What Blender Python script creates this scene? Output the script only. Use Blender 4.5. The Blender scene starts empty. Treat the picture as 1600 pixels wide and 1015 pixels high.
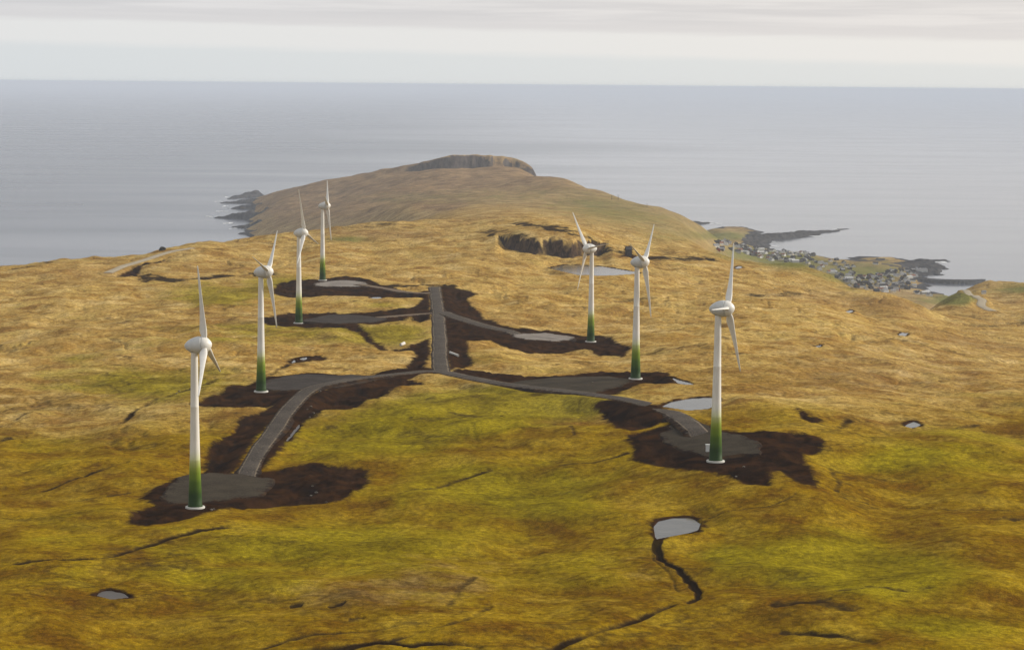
import bpy, bmesh, math, random
import numpy as np
from mathutils import Vector, Matrix
random.seed(7)
rng = np.random.RandomState(11)
scene = bpy.context.scene
COL = scene.collection
R = math.radians

# ---------------------------------------------------------------- camera numbers (photo frame 1600 x 1015)
F = 3600.0
CX, CY = 800.0, 507.5
CAMZ = 300.0
ROLL = R(0.5)
PITCH = math.atan((CY - 132.5) / F)
fw = np.array([0, math.cos(PITCH), -math.sin(PITCH)])
r0 = np.array([1.0, 0, 0]); u0 = np.array([0, math.sin(PITCH), math.cos(PITCH)])
rt = r0 * math.cos(ROLL) + u0 * math.sin(ROLL)
up = u0 * math.cos(ROLL) - r0 * math.sin(ROLL)

def ray(px, py):
    d = fw + rt * ((px - CX) / F) + up * ((CY - py) / F)
    return d[0] / d[1], d[2] / d[1]          # X per metre of depth, rise per metre of depth

def at_depth(px, py, d):
    t, s = ray(px, py)
    return t * d, d, CAMZ + s * d

def at_height(px, py, z):
    t, s = ray(px, py)
    d = (z - CAMZ) / s
    return t * d, d, z

# ---------------------------------------------------------------- noise
_perm = rng.permutation(4096)
_ang = rng.rand(4096) * 2 * np.pi
_gx, _gy = np.cos(_ang), np.sin(_ang)
def gnoise(x, y, seed=0):
    xi = np.floor(x).astype(np.int64); yi = np.floor(y).astype(np.int64)
    xf = x - xi; yf = y - yi
    def g(ix, iy, dx, dy):
        k = _perm[(_perm[(ix + seed * 131) & 4095] + iy) & 4095]
        return _gx[k] * dx + _gy[k] * dy
    u = xf * xf * xf * (xf * (xf * 6 - 15) + 10); v = yf * yf * yf * (yf * (yf * 6 - 15) + 10)
    a = g(xi, yi, xf, yf); b = g(xi + 1, yi, xf - 1, yf)
    c = g(xi, yi + 1, xf, yf - 1); d = g(xi + 1, yi + 1, xf - 1, yf - 1)
    return (a + u * (b - a) + v * (c - a + u * (a - b - c + d))) * 1.5
def fbm(x, y, wl, octs, seed=0, gain=0.5):
    o = 0; a = 1.0
    for k in range(octs):
        o = o + a * gnoise(x / wl, y / wl, seed + k); wl /= 2.03; a *= gain
    return o
def sstep(a, b, x):
    q = np.clip((x - a) / (b - a), 0, 1)
    return q * q * (3 - 2 * q)

# ---------------------------------------------------------------- terrain: control points
CP = []          # (X, Y, z)
def cd(px, py, d): CP.append(at_depth(px, py, d))
def cz(px, py, z): CP.append(at_height(px, py, z))
def cw(px, d, z):  # hidden places: direction, depth, height
    t, _ = ray(px, 400); CP.append((t * d, d, z))

for px in (-600, -200, 200, 500, 800, 1100, 1400, 1800, 2200):
    for d in (340, 480, 600): cw(px, d, 181 + 2.0 * math.sin(px * .007 + d * .02))
for px, z in ((-600, 178), (-200, 180), (100, 180), (350, 182.5), (600, 185), (800, 187), (1000, 190), (1180, 195), (1300, 194), (1500, 191), (1800, 188), (2200, 186)):
    cw(px, 740, z)
for px, z in ((-600, 174), (-200, 176), (100, 179), (408, 183.5), (690, 184), (993, 186.5), (1250, 186), (1500, 182), (1800, 180), (2200, 178)):
    cw(px, 880, z)
for px, z in ((-600, 168), (-200, 174), (100, 178), (467, 180.5), (690, 181), (923, 176), (1250, 178), (1450, 170), (1650, 164), (2000, 160)):
    cw(px, 1130, z)
for px, z in ((-200, 170), (100, 176), (504, 179), (690, 180), (900, 178), (1150, 172), (1300, 166), (1450, 154), (1600, 146), (2000, 140)):
    cw(px, 1400, z)
# left skyline of the moor
for px, py, z in ((-300, 470, 160), (0, 424, 174), (40, 416, 173), (85, 408, 173), (150, 406, 173), (200, 402, 175), (250, 391, 177), (310, 379, 178), (420, 366, 178), (500, 360, 178), (560, 354, 178), (620, 349, 178)):
    cz(px, py, z)
for px in (-300, 0, 150, 300):
    cw(px, 1960, 120); cw(px, 2300, 40); cw(px, 2800, -25); cw(px, 3600, -45); cw(px, 5000, -50)
for px, d, z in ((360, 1980, 135), (360, 2300, 70), (360, 2900, 0), (400, 1960, 150), (400, 3600, -8), (450, 2000, 158), (380, 4300, -10)): cw(px, d, z)
for px, a, b, c in ((420, 125, 60, 10), (500, 140, 80, 40), (560, 145, 95, 60)):
    cw(px, 2150, a); cw(px, 2600, b); cw(px, 3300, c)
for px, d, z in ((340, 1600, 179), (400, 1620, 179), (200, 1500, 176), (0, 1330, 174), (500, 1650, 180), (560, 1720, 179), (1100, 1600, 168), (1180, 1620, 164), (1250, 1590, 160), (1300, 1540, 156), (1350, 1500, 153), (450, 1720, 179)): cw(px, d, z)
# headland, columns of (pixel row, depth)
for px, rows in {
    430: ((352, 4450), (335, 4800), (318, 5250), (298, 5850)),
    500: ((347, 4050), (325, 4600), (305, 5100), (284, 5650)),
    600: ((342, 3350), (322, 3950), (300, 4600), (282, 5050), (266, 5400)),
    680: ((338, 2700), (322, 3350), (305, 4000), (285, 4650), (268, 5000)),
    740: ((349, 1950), (335, 2450), (322, 3050), (308, 3700), (293, 4300), (275, 4800), (266, 5000)),
    790: ((398, 1600), (376, 1705), (361, 1800)),
    850: ((405, 1600), (388, 1650), (368, 1705), (358, 1800), (350, 1920)),
    820: ((403, 1600), (371, 1690), (352, 1850), (343, 2050), (330, 2600), (315, 3250), (297, 3950), (275, 4700), (265, 4950)),
    900: ((406, 1605), (370, 1705), (362, 1820), (345, 2250), (325, 2900), (305, 3700), (291, 4400)),
    960: ((405, 1630), (388, 1720), (373, 1900), (345, 2500), (325, 3200), (309, 3900)),
    1040: ((402, 1720), (375, 2050), (352, 2750), (333, 3550)),
    1095: ((402, 1750), (384, 2200), (365, 2950), (355, 3500)),
}.items():
    for py, d in rows: cd(px, py, d)
# hidden far side
for px, d, z in ((430, 6300, -20), (500, 6200, -25), (600, 6150, -20), (680, 5900, 10), (740, 5900, 15), (820, 5800, 10), (740, 6600, -40), (900, 5100, 5), (960, 4600, 0), (1040, 4300, -3), (900, 5900, -40), (1000, 5200, -40), (380, 5600, -12), (370, 4600, -12), (340, 6200, -40), (420, 6900, -50), (1100, 6500, -50), (800, 7200, -60), (1400, 5200, -50), (1400, 6500, -60), (1700, 4400, -50), (2000, 5200, -60), (2200, 3400, -40)):
    cw(px, d, z)
# right: crest of the moor, village shelf, bays
for px, py, z in ((1150, 411, 163), (1200, 414, 161), (1250, 419, 158), (1300, 438, 152), (1340, 457, 149), (1400, 462, 149), (1440, 478, 144), (1456, 488, 140)):
    cz(px, py, z)
for px, d, z in ((1120, 2500, 108), (1120, 3100, 62), (1180, 2200, 105), (1180, 2800, 52), (1250, 2150, 95), (1250, 2700, 40), (1330, 2000, 90), (1330, 2600, 32), (1400, 1950, 82), (1400, 2500, 25), (1450, 1900, 80)):
    cw(px, d, z)
for px, py, z in ((1115, 384, 34), (1140, 384, 25), (1165, 381, 16), (1140, 366, 16), (1120, 361, 14), (1160, 366, 9), (1180, 400, 20), (1200, 395, 10), (1230, 398, 9), (1230, 410, 18), (1262, 402, 9), (1280, 408, 9),
                  (1300, 418, 16), (1340, 415, 12), (1380, 416, 14), (1410, 413, 9), (1300, 434, 18), (1340, 440, 14), (1380, 434, 10), (1410, 436, 7), (1420, 452, 9), (1390, 455, 18), (1450, 462, 16),
                  (1205, 388, -6), (1250, 378, -14), (1300, 385, -18), (1350, 398, -14), (1400, 398, -14), (1160, 352, -14), (1220, 350, -18), (1320, 350, -25), (1500, 410, -20), (1480, 443, -7), (1455, 447, -4), (1470, 450, -5), (1560, 425, -20), (1700, 430, -20)):
    cz(px, py, z)
for px, py, d in ((1465, 478, 1990), (1478, 471, 2060), (1490, 463, 2130), (1503, 455, 2180), (1514, 452, 2210), (1528, 445, 2250), (1545, 441.5, 2280), (1510, 462, 2080), (1530, 462, 2050), (1560, 455, 2100), (1480, 475, 1930), (1470, 482, 1850), (1535, 470, 1950), (1550, 487, 1720), (1600, 443, 2250), (1560, 441, 2250), (1700, 445, 2200), (1600, 465, 1950), (1500, 490, 1680), (1700, 480, 1800)):
    cd(px, py, d)
for px, d, z in ((1500, 2450, 55), (1560, 2550, 55), (1650, 2600, 50), (1500, 2800, 8), (1560, 2900, 0), (1650, 3000, -10), (1900, 2300, 60), (2100, 2700, -10), (2200, 2000, 90)):
    cw(px, d, z)
CP = np.array(CP)

def uv(x, y):
    return (x / y) * F / 85.0, 9.0 * np.log(y)
cu, cv = uv(CP[:, 0], CP[:, 1])
def kern(r2): return np.sqrt(r2 + 0.35)
_A = kern((cu[:, None] - cu[None]) ** 2 + (cv[:, None] - cv[None]) ** 2)
_n = len(CP)
_P = np.stack([np.ones(_n), cu, cv], 1)
_M = np.zeros((_n + 3, _n + 3)); _M[:_n, :_n] = _A - np.eye(_n) * 0.02; _M[:_n, _n:] = _P; _M[_n:, :_n] = _P.T
_w = np.linalg.solve(_M, np.concatenate([CP[:, 2], np.zeros(3)]))
def base_h(x, y):
    u, v = uv(x, y)
    sh = u.shape; u = u.ravel(); v = v.ravel(); out = np.empty(u.size)
    for i in range(0, u.size, 20000):
        a = u[i:i + 20000, None]; b = v[i:i + 20000, None]
        k = kern((a - cu) ** 2 + (b - cv) ** 2)
        out[i:i + 20000] = k @ _w[:_n] + _w[_n] + a[:, 0] * _w[_n + 1] + b[:, 0] * _w[_n + 2]
    return out.reshape(sh)

# ---------------------------------------------------------------- terrain: fan-shaped grid
pxs = np.concatenate([np.arange(-700, -100, 6.0), np.arange(-100, 1700, 1.75), np.arange(1700, 2301, 6.0)])
TT = (pxs - CX) / F
rows_near = F * 118.0 / (np.arange(1300, 417, -1.25) - 124.0)
YY = np.concatenate([rows_near, np.arange(1454, 2100, 4.5), np.arange(2100, 5000, 13.0), np.arange(5000, 5400, 5.0), np.arange(5400, 7250, 16.0)])
NT, NY = len(TT), len(YY)
_ct = np.linspace(TT[0], TT[-1], 340)
_cy = np.exp(np.linspace(math.log(YY[0]), math.log(YY[-1]), 360))
HC = base_h(_ct[None, :] * _cy[:, None], np.repeat(_cy[:, None], len(_ct), 1))
def resample(Hs, ts, ys, t, y):
    fi = np.interp(t, ts, np.arange(len(ts))); fj = np.interp(y, ys, np.arange(len(ys)))
    i = np.clip(fi.astype(int), 0, len(ts) - 2); j = np.clip(fj.astype(int), 0, len(ys) - 2)
    a = fi - i; b = fj - j
    return (Hs[j, i] * (1 - a) * (1 - b) + Hs[j, i + 1] * a * (1 - b) + Hs[j + 1, i] * (1 - a) * b + Hs[j + 1, i + 1] * a * b)
GT, GY = np.meshgrid(TT, YY)
GX = GT * GY
H = resample(HC, _ct, _cy, GT, GY)
GT = None

def ground_z(x, y):
    x = np.asarray(x, float); y = np.asarray(y, float)
    return resample(H, TT, YY, x / y, y)
def hit(px, py, zfall=None):
    """the point of the ground seen at a place of the photograph's frame"""
    t, s = ray(px, py)
    if zfall is not None: return at_height(px, py, zfall)
    h = resample(H, TT, YY, np.full(NY, t), YY)
    over = h >= CAMZ + s * YY
    k = int(np.argmax(over))
    if not over[k] or k == 0: return at_height(px, py, 178.0)
    g0 = h[k - 1] - CAMZ - s * YY[k - 1]; g1 = h[k] - CAMZ - s * YY[k]
    d = YY[k - 1] + (YY[k] - YY[k - 1]) * (-g0 / (g1 - g0))
    return t * d, d, CAMZ + s * d
def hits(pts): return np.array([hit(*p) for p in pts])

# image position of every grid vertex (used for the reach of vegetation patches)
def project(X, Y, Z):
    dz = Z - CAMZ
    w = Y * fw[1] + dz * fw[2]
    return CX + F * (X * rt[0] + Y * rt[1] + dz * rt[2]) / w, CY - F * (X * up[0] + Y * up[1] + dz * up[2]) / w

land = sstep(2, 25, H)
H += 1.7 * fbm(GX, GY, 210, 2, 1) * sstep(400, 500, GY) * land
far = sstep(2200, 3600, GY)
H += far * land * (7 * fbm(GX, GY, 330, 3, 9) + 2.5 * np.abs(fbm(GX, GY, 120, 3, 14)))
coastal = sstep(45, 5, np.abs(H)) * sstep(2600, 3200, GY)
H += coastal * (5.5 * fbm(GX, GY, 110, 4, 21))

ROCK = np.zeros_like(H, dtype=np.float32)
# summit scarp of the headland
sx = np.array([hit(p, 262, None)[0] if False else ray(p, 262)[0] * 5130 for p in (560, 620, 660, 700, 745, 752, 770, 800, 832, 848, 870, 900)])
sh_ = np.array([0, 10, 22, 34, 38, 36, 37, 36, 31, 10, 3, 0])
prof = np.interp(GX, sx, sh_, 0, 0)
wob = 22 * fbm(GX, GX * 0 + 3.3, 60, 3, 33)
edge_y = 5125 + wob + np.interp(GX, sx, [60, 40, 15, 0, 0, 4, 14, 30, 30, 30, 20, 20])
steep = np.interp(GX, sx, [60, 45, 34, 28, 30, 36, 60, 60, 36, 60, 60, 60])
H += prof * sstep(0, 1, (GY - edge_y) / steep) * sstep(900, 250, GY - edge_y)
ROCK = np.maximum(ROCK, (sstep(-14, 3, GY - edge_y) * sstep(3, -14, GY - edge_y - steep * .9) * sstep(5, 20, prof) * np.interp(GX, sx, [.3, .6, .9, 1, 1, .8, .4, .3, .6, .2, 0, 0])).astype(np.float32))

def poly_sd(P, X, Y):
    """signed distance, positive inside"""
    n = len(P); d = np.full(X.shape, 1e18); ins = np.zeros(X.shape, bool)
    for i in range(n):
        ax, ay = P[i]; bx, by = P[(i + 1) % n]
        ex, ey = bx - ax, by - ay
        wx, wy = X - ax, Y - ay
        q = np.clip((wx * ex + wy * ey) / (ex * ex + ey * ey + 1e-9), 0, 1)
        d = np.minimum(d, (wx - ex * q) ** 2 + (wy - ey * q) ** 2)
        c = ((ay > Y) != (by > Y)) & (X < (bx - ax) * (Y - ay) / (by - ay + 1e-12) + ax)
        ins ^= c
    d = np.sqrt(d)
    return np.where(ins, d, -d)
def line_sd(P, X, Y):
    """distance to a polyline, position along it 0..1"""
    d = np.full(X.shape, 1e18); s = np.zeros(X.shape)
    L = np.concatenate([[0], np.cumsum(np.hypot(*(np.diff(P[:, :2], axis=0).T)))])
    for i in range(len(P) - 1):
        ax, ay = P[i, :2]; ex, ey = P[i + 1, :2] - P[i, :2]
        wx, wy = X - ax, Y - ay
        q = np.clip((wx * ex + wy * ey) / (ex * ex + ey * ey + 1e-9), 0, 1)
        dd = (wx - ex * q) ** 2 + (wy - ey * q) ** 2
        m = dd < d
        d = np.where(m, dd, d); s = np.where(m, (L[i] + q * (L[i + 1] - L[i])) / L[-1], s)
    return np.sqrt(d), s
def window(P, pad):
    """index block of the grid that covers a set of points"""
    P = np.asarray(P); y0, y1 = P[:, 1].min() - pad, P[:, 1].max() + pad
    j0, j1 = np.searchsorted(YY, [y0, y1])
    t = np.concatenate([(P[:, 0] - pad) / P[:, 1], (P[:, 0] + pad) / P[:, 1], (P[:, 0] - pad) / max(P[:, 1].min() - pad, 1), (P[:, 0] + pad) / max(P[:, 1].min() - pad, 1)])
    i0, i1 = np.searchsorted(TT, [t.min(), t.max()])
    return slice(max(j0 - 1, 0), j1 + 1), slice(max(i0 - 1, 0), i1 + 1)

# rocky fingers and spits at the sea
def sea(px, py): return np.array(at_height(px, py, 1.0))
def ridge(pix, h0, h1, w0, w1, jag=.5):
    global H
    P = np.array([sea(*p) for p in pix])
    w = window(P, max(w0, w1) * 2.5)
    X, Y = GX[w], GY[w]
    d, s = line_sd(P, X + 10 * fbm(X, Y, 60, 2, 51), Y + 16 * fbm(X, Y, 70, 2, 55))
    hh = (h0 + (h1 - h0) * s) * (1 + jag * fbm(X, Y, 30, 3, 41)); ww = w0 + (w1 - w0) * s
    r = hh * (1 - (d / ww) ** 2)
    r = np.where(d < ww * 1.6, r, -99)
    H[w] = np.maximum(H[w], r)
    ROCK[w] = np.maximum(ROCK[w], (sstep(1.25, .9, d / ww) * (H[w] <= r + 3)).astype(np.float32))
for pix, a, b in ((((400, 306), (378, 308), (359, 310)), 15, 3), (((402, 316), (370, 317), (346, 317)), 12, 2), (((402, 326), (375, 326), (356, 325)), 15, 3),
                  (((414, 341), (375, 341), (337, 340)), 20, 3), (((420, 355), (390, 356), (364, 354)), 16, 3), (((424, 365), (400, 366), (380, 365)), 14, 3)):
    ridge(pix, a, b, 27, 8)
ridge(((1163, 388), (1168, 378), (1185, 372), (1220, 370), (1250, 366)), 11, 7, 46, 34)
ridge(((1245, 367), (1275, 362), (1302, 360)), 7, 2, 34, 14)
ridge(((1316, 358), (1326, 357)), 2, .5, 9, 5)
ridge(((1168, 384), (1190, 390)), 7, 2, 30, 14)
ridge(((1082, 349), (1106, 348)), 5, 2, 22, 8)
ridge(((1345, 412), (1390, 409), (1430, 409), (1473, 407)), 7, 3, 24, 12)
ridge(((1440, 412), (1455, 418), (1470, 419)), 9, 2, 30, 12)
ridge(((1445, 420), (1450, 427), (1458, 428)), 8, 2, 30, 14)
ridge(((1420, 428), (1440, 430)), 6, 3, 26, 12)
ridge(((1380, 424), (1420, 418), (1445, 414)), 9, 8, 40, 34)
ridge(((1395, 450), (1425, 452), (1440, 449)), 6, 1.5, 26, 12)

# quarry: a cut face in the hillside, with a level floor before it
qx = [at_depth(p, 390, 1660)[0] for p in (772, 790, 812, 840, 865, 895, 918, 936, 960)]
t_ = GX[:1] / GY[:1]
H += 2.0 * sstep(1600, 1720, GY) * sstep(2900, 1900, GY) * sstep(qx[0] - 30, qx[3], GX) * sstep(qx[8] + 30, qx[5], GX)
q_floor = resample(H, TT, YY, t_, np.full_like(t_, 1590.0)) - 1.5
q_e = np.interp(GX, qx, [1740, 1712, 1690, 1672, 1668, 1668, 1680, 1700, 1740]) + 9 * fbm(GX, GX * 0 + 7, 24, 3, 61)
q_sl = 1.15 + .5 * fbm(GX, GX * 0 + 4, 20, 2, 66)
q_in = sstep(qx[0], qx[1], GX) * sstep(qx[8], qx[7], GX) * sstep(1590, 1602, GY) * sstep(1990, 1800, GY)
cut = np.where(GY < q_e, q_floor, q_floor + (GY - q_e) * np.maximum(q_sl, .5)) + .8 * fbm(GX, GY, 12, 2, 64)
Hq = np.minimum(H, cut)
q_depth = (H - Hq) * q_in
H = H * (1 - q_in) + Hq * q_in
ROCK = np.maximum(ROCK, (sstep(.4, 2.2, q_depth) * sstep(-9, 0, GY - q_e) * (1.0 + .8 * fbm(GX, GY, 26, 3, 67))).astype(np.float32))

# ---------------------------------------------------------------- traced places on the moor
PEAT_P = [
    [(196,813),(212,797),(238,786),(228,778),(216,773),(252,757),(278,746),(302,741),(360,740),(415,737),(490,729),(574,731),(578,754),(559,770),(534,782),(490,786),(465,786),(390,789),(340,800),(293,812),(228,816)],
    [(312,739),(327,698),(365,673),(371,661),(409,648),(440,625),(480,610),(500,606),(440,650),(400,690),(365,740)],
    [(409,736),(440,704),(471,664),(509,645),(559,632),(609,614),(662,598),(628,590),(580,592),(502,611),(471,629),(390,740)],
    [(290,637),(310,630),(340,617),(390,598),(421,587),(487,580),(534,585),(627,577),(660,573),(690,580),(650,590),(560,610),(500,608),(450,630),(415,640),(346,645)],
    [(400,501),(420,498),(437,490),(485,484),(540,490),(595,489),(630,483),(650,475),(672,460),(674,500),(655,505),(640,495),(615,505),(590,508),(560,506),(585,530),(605,540),(625,543),(650,537),(672,530),(674,555),(660,576),(628,577),(640,565),(650,552),(640,546),(620,548),(595,544),(572,531),(556,516),(535,511),(500,507),(462,507),(420,508)],
    [(425,457),(437,439),(480,435),(530,434),(585,438),(610,446),(630,454),(672,455),(672,467),(650,466),(595,465),(530,463),(480,463),(430,462)],
    [(688,449),(747,459),(730,466),(742,482),(765,500),(800,512),(855,515),(915,524),(955,529),(988,542),(975,552),(935,552),(915,547),(870,547),(820,546),(785,540),(767,536),(730,537),(733,555),(740,567),(718,573),(700,582),(695,540),(690,480)],
    [(700,583),(718,574),(775,577),(792,584),(840,588),(905,584),(980,580),(1005,579),(1045,586),(1058,599),(1010,601),(968,611),(960,619),(930,626),(860,619),(800,611),(740,599)],
    [(1040,655),(1048,663),(982,680),(974,688),(990,704),(986,717),(1011,725),(1073,741),(1127,750),(1176,762),(1209,766),(1205,746),(1217,741),(1250,760),(1275,764),(1279,754),(1255,708),(1283,704),(1292,688),(1259,675),(1217,675),(1156,671),(1127,669),(1077,655),(1055,648)],
    [(925,632),(950,655),(960,672),(985,675),(1040,662),(1060,655),(1030,640),(970,630)],
    [(176,430),(200,421),(235,410),(262,402),(250,409),(222,417),(212,428),(200,433)],
    [(1060,802),(1096,803),(1108,812),(1100,824),(1090,812),(1060,805)],
    [(1018,826),(1028,811),(1052,804),(1082,804),(1100,814),(1097,831),(1075,838),(1046,843),(1024,847)],
    [(445,567),(470,554),(500,552),(512,557),(480,566),(455,569)],
    [(1240,640),(1268,650),(1290,655),(1268,658),(1250,652)],
    [(975,398),(977,384),(986,384),(988,397),(1012,403),(1000,406),(968,405)],
]
LINES = [  # (points, half width m, darkness, depth m)
    ([(0,892),(60,890),(130,882),(165,876),(200,862),(225,850),(290,838),(340,832),(390,832)], 1.3, .9, .5),
    ([(1098,806),(1150,797),(1200,788),(1248,776),(1240,770)], .6, .8, .4),
    ([(1060,942),(1020,960),(960,980),(900,998),(840,1013),(780,1030)], 1.2, .8, .5),
    ([(1032,843),(1028,855),(1034,875),(1055,893),(1078,910),(1087,925),(1085,940),(1070,948)], .95, 1.3, .7),
    ([(1022,852),(1020,868),(1030,885),(1045,898),(1060,915),(1062,930)], .5, .5, .2),
    ([(400,1012),(440,998),(490,990),(590,985),(650,975)], 1.0, .7, .3),
    ([(430,1012),(520,1006),(640,1005),(720,1010),(780,1020)], 1.3, .95, .7),
    ([(600,1006),(680,990),(720,978),(750,960),(762,938)], 1.0, .55, .2),
    ([(640,640),(700,648),(800,655),(870,660),(895,672),(890,695)], .7, .6, .2),
    ([(640,695),(740,705),(800,706),(880,703)], .7, .5, .2),
    ([(600,778),(640,770),(690,757),(720,748),(790,732)], 1.1, .6, .3),
    ([(870,722),(930,718),(985,708)], 1.5, .85, .2),
    ([(190,660),(200,650),(215,640),(240,628),(290,612),(345,590)], 1.6, .75, .4),
    ([(0,685),(25,678)], 2.0, .8, .3), ([(0,662),(50,648)], 1.2, .5, .2),
    ([(60,763),(110,752),(150,737),(225,722)], 1.0, .8, .3),
    ([(100,780),(180,768),(260,757)], .8, .6, .2),
    ([(1300,775),(1340,780),(1400,785),(1480,790),(1560,790),(1640,795)], .8, .6, .3),
    ([(1205,944),(1240,946),(1280,945),(1345,957)], 2.2, .7, .3),
    ([(1300,930),(1360,926),(1420,930),(1460,928)], 1.8, .6, .2),
    ([(1215,975),(1290,985),(1340,995),(1400,1012)], 1.3, .7, .3),
    ([(1255,652),(1300,664),(1335,654)], 1.6, .7, .2), ([(1430,668),(1480,664),(1535,658)], 1.5, .6, .2),
    ([(1315,650),(1380,672),(1395,690)], 1.5, .35, .2),
    ([(1290,720),(1310,745),(1306,770)], 1.0, .5, .2),
    ([(22,424),(45,416),(75,410),(105,407)], 7, .5, .5),
    ([(190,431),(255,435),(320,433),(378,430)], 9.5, 1.1, .8),
    ([(330,431),(380,429),(425,434)], 8.0, .9, .4),
    ([(808,347),(850,353),(880,360),(930,376),(975,396)], 8.0, 1.0, .6),
    ([(900,366),(950,383),(985,396)], 3.0, .4, .3),
    ([(1000,402),(1060,404),(1120,406)], 4.0, .8, .4),
    ([(560,354),(600,350),(660,346)], 5.0, .45, .3),
    ([(775,372),(800,382),(825,397)], 6.0, .7, 0), ([(745,362),(775,364),(790,368)], 7, .6, 0),
    ([(560,452),(620,444),(675,447),(747,459)], 2.0, .8, .3),
    ([(400,590),(440,575),(470,562)], 1.4, .6, .3), ([(480,560),(560,553),(640,545)], 1.2, .4, .2),
    ([(735,562),(800,566),(860,570),(900,568)], 1.6, .45, .2),
    ([(965,469),(1020,467),(1040,467)], 2.5, .4, .2), ([(1180,462),(1230,459),(1265,461)], 5, .5, .2),
    ([(1290,470),(1330,478),(1360,480)], 2.5, .5, .2), ([(1480,500),(1540,510),(1600,500)], 2.0, .35, .2),
    ([(700,952),(708,938),(716,922),(750,905)], 1.2, .5, .2), ([(808,870),(835,862),(855,853)], .8, .5, .2),
    ([(448,943),(468,942)], 2.0, .7, .3), ([(524,944),(542,943)], 1.6, .8, .3), ([(545,965),(562,966)], 2.2, .6, .3),
    ([(520,752),(500,765),(487,770)], 1.0, .9, .2),
    ([(1548,805),(1600,800)], 1.5, .5, .2), ([(1580,800),(1600,806)], 3.0, .6, .2),
]
PADS = {
    'a': ([(250,782),(258,770),(275,748),(302,742),(365,741),(431,745),(421,761),(409,776),(359,783),(300,786)], 0),
    'b': ([(408,602),(428,590),(487,583),(528,587),(585,588),(600,589),(560,600),(510,608),(470,612),(418,610)], 1),
    'c': ([(470,500),(520,492),(570,494),(608,499),(590,504),(540,506),(480,504)], 1),
    'd': ([(484,445),(505,440),(550,438.5),(582,443),(560,449),(520,450)], 2),
    'e': ([(798,522),(830,520.5),(880,523.5),(905,528),(872,535),(835,532),(808,528)], 2),
    'f': ([(780,599),(840,592),(925,590),(985,592),(990,597),(960,605),(930,614),(900,618),(840,613)], 0),
    'g': ([(1030,688),(1044,668),(1060,655),(1080,658),(1127,672),(1168,680),(1201,708),(1156,713),(1106,712),(1070,706)], 0),
}
ROADS = [  # points, width, material key, embankment height
    ([(679,449),(682,470),(685,495),(687,540),(688,570),(690,584)], 6.3, 0, .5),
    ([(690,582),(664,582),(640,585),(570,593),(520,602),(488,611),(466,628),(446,652),(420,688),(400,716),(383,748)], 5.7, 0, .9),
    ([(690,583),(720,590),(760,599),(800,606),(880,616),(950,625),(1005,635),(1040,646),(1065,657),(1100,684)], 7.0, 0, 1.0),
    ([(688,488),(705,497),(730,506),(765,515),(820,525)], 7.0, 0, 1.4),
    ([(687,491),(660,492),(635,494),(590,497)], 5.0, 1, .3),
    ([(682,458),(660,459),(630,457),(600,452),(560,445)], 6.0, 1, .3),
    ([(300,387),(290,389),(270,393),(250,399),(230,406),(210,412),(190,418),(168,427)], 5.4, 2, .2),
    ([(1506,454),(1512,457),(1524,463),(1534,469),(1533,476),(1541,482),(1552,487)], 6.0, 2, .2),
]
PONDS = [
    ([(1022,822),(1030,813),(1052,808),(1079,808),(1094,817),(1090,828),(1073,833),(1046,838),(1025,842)], 'small oval pond feeding a dark winding stream in the foreground'),
    ([(1033,635),(1050,627),(1075,622),(1108,620),(1124,622),(1122,632),(1104,639),(1075,641)], ''),
    ([(858,419),(885,413),(940,416),(990,424),(1002,427),(950,431),(905,430)], ''),
    ([(463,565),(470,559),(481,557),(478,562),(468,566)], ''), ([(454,565),(460,562),(462,565),(457,567)], ''),
    ([(1049,589),(1060,593),(1084,599),(1080,602),(1060,599)], ''),
    ([(1412,665),(1420,661),(1428,658),(1440,663),(1426,669)], ''),
    ([(148,929),(165,921),(190,924),(202,933),(175,936)], ''),
    ([(1402,523),(1410,519),(1420,520),(1414,525)], ''), ([(1318,487),(1330,484),(1334,486),(1326,489)], ''),
    ([(575,465),(588,463.5),(600,465),(588,467)], ''),
    ([(447,688),(456,675),(467,663),(470,664),(459,677),(450,689)], ''),
    ([(1270,541),(1284,538),(1280,542)], ''), ([(1148,418),(1156,415),(1160,418),(1152,420)], ''),
]

# levels of roads and pads first (from the smooth ground), then small relief, then flatten
H0 = H.copy()
def smooth_line(pix, step=3.0):
    P = hits(pix)
    # Catmull-Rom through the ground points
    Q = []
    for i in range(len(P) - 1):
        p0 = P[max(i - 1, 0)]; p1 = P[i]; p2 = P[i + 1]; p3 = P[min(i + 2, len(P) - 1)]
        n = max(2, int(np.hypot(*(p2 - p1)[:2]) / step))
        for k in range(n):
            t = k / n
            Q.append(.5 * ((2 * p1) + (-p0 + p2) * t + (2 * p0 - 5 * p1 + 4 * p2 - p3) * t * t + (-p0 + 3 * p1 - 3 * p2 + p3) * t ** 3))
    Q.append(P[-1]); Q = np.array(Q)
    z = ground_z(Q[:, 0], Q[:, 1])
    k = np.ones(9) / 9
    for _ in range(3): z = np.convolve(np.pad(z, 4, mode='edge'), k, 'valid')
    Q[:, 2] = z
    return Q
road_lines = []
for pix, w, mk, emb in ROADS:
    Q = smooth_line(pix); e_ = np.sin(np.linspace(0, np.pi, len(Q))) ** .6; Q[:, 2] += .4 + emb * e_
    if (w, mk) in ((5.7, 0), (7.0, 0)): dl = np.hypot(*(Q[:, :2] - Q[-1, :2]).T); Q[:, 2] -= 1.6 * sstep(11, 0, dl)
    road_lines.append((Q, w, mk, emb))
pad_polys = {}
for k, (pix, mk) in PADS.items():
    P = hits(pix); A = np.stack([P[:, 0], P[:, 1], np.ones(len(P))], 1)
    # best plane, kept nearly level
    c = np.linalg.lstsq(A, ground_z(P[:, 0], P[:, 1]), rcond=None)[0]
    pad_polys[k] = (P[:, :2], c, mk)
peat_polys = [hits(p)[:, :2] for p in PEAT_P]
gully_lines = []
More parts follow.
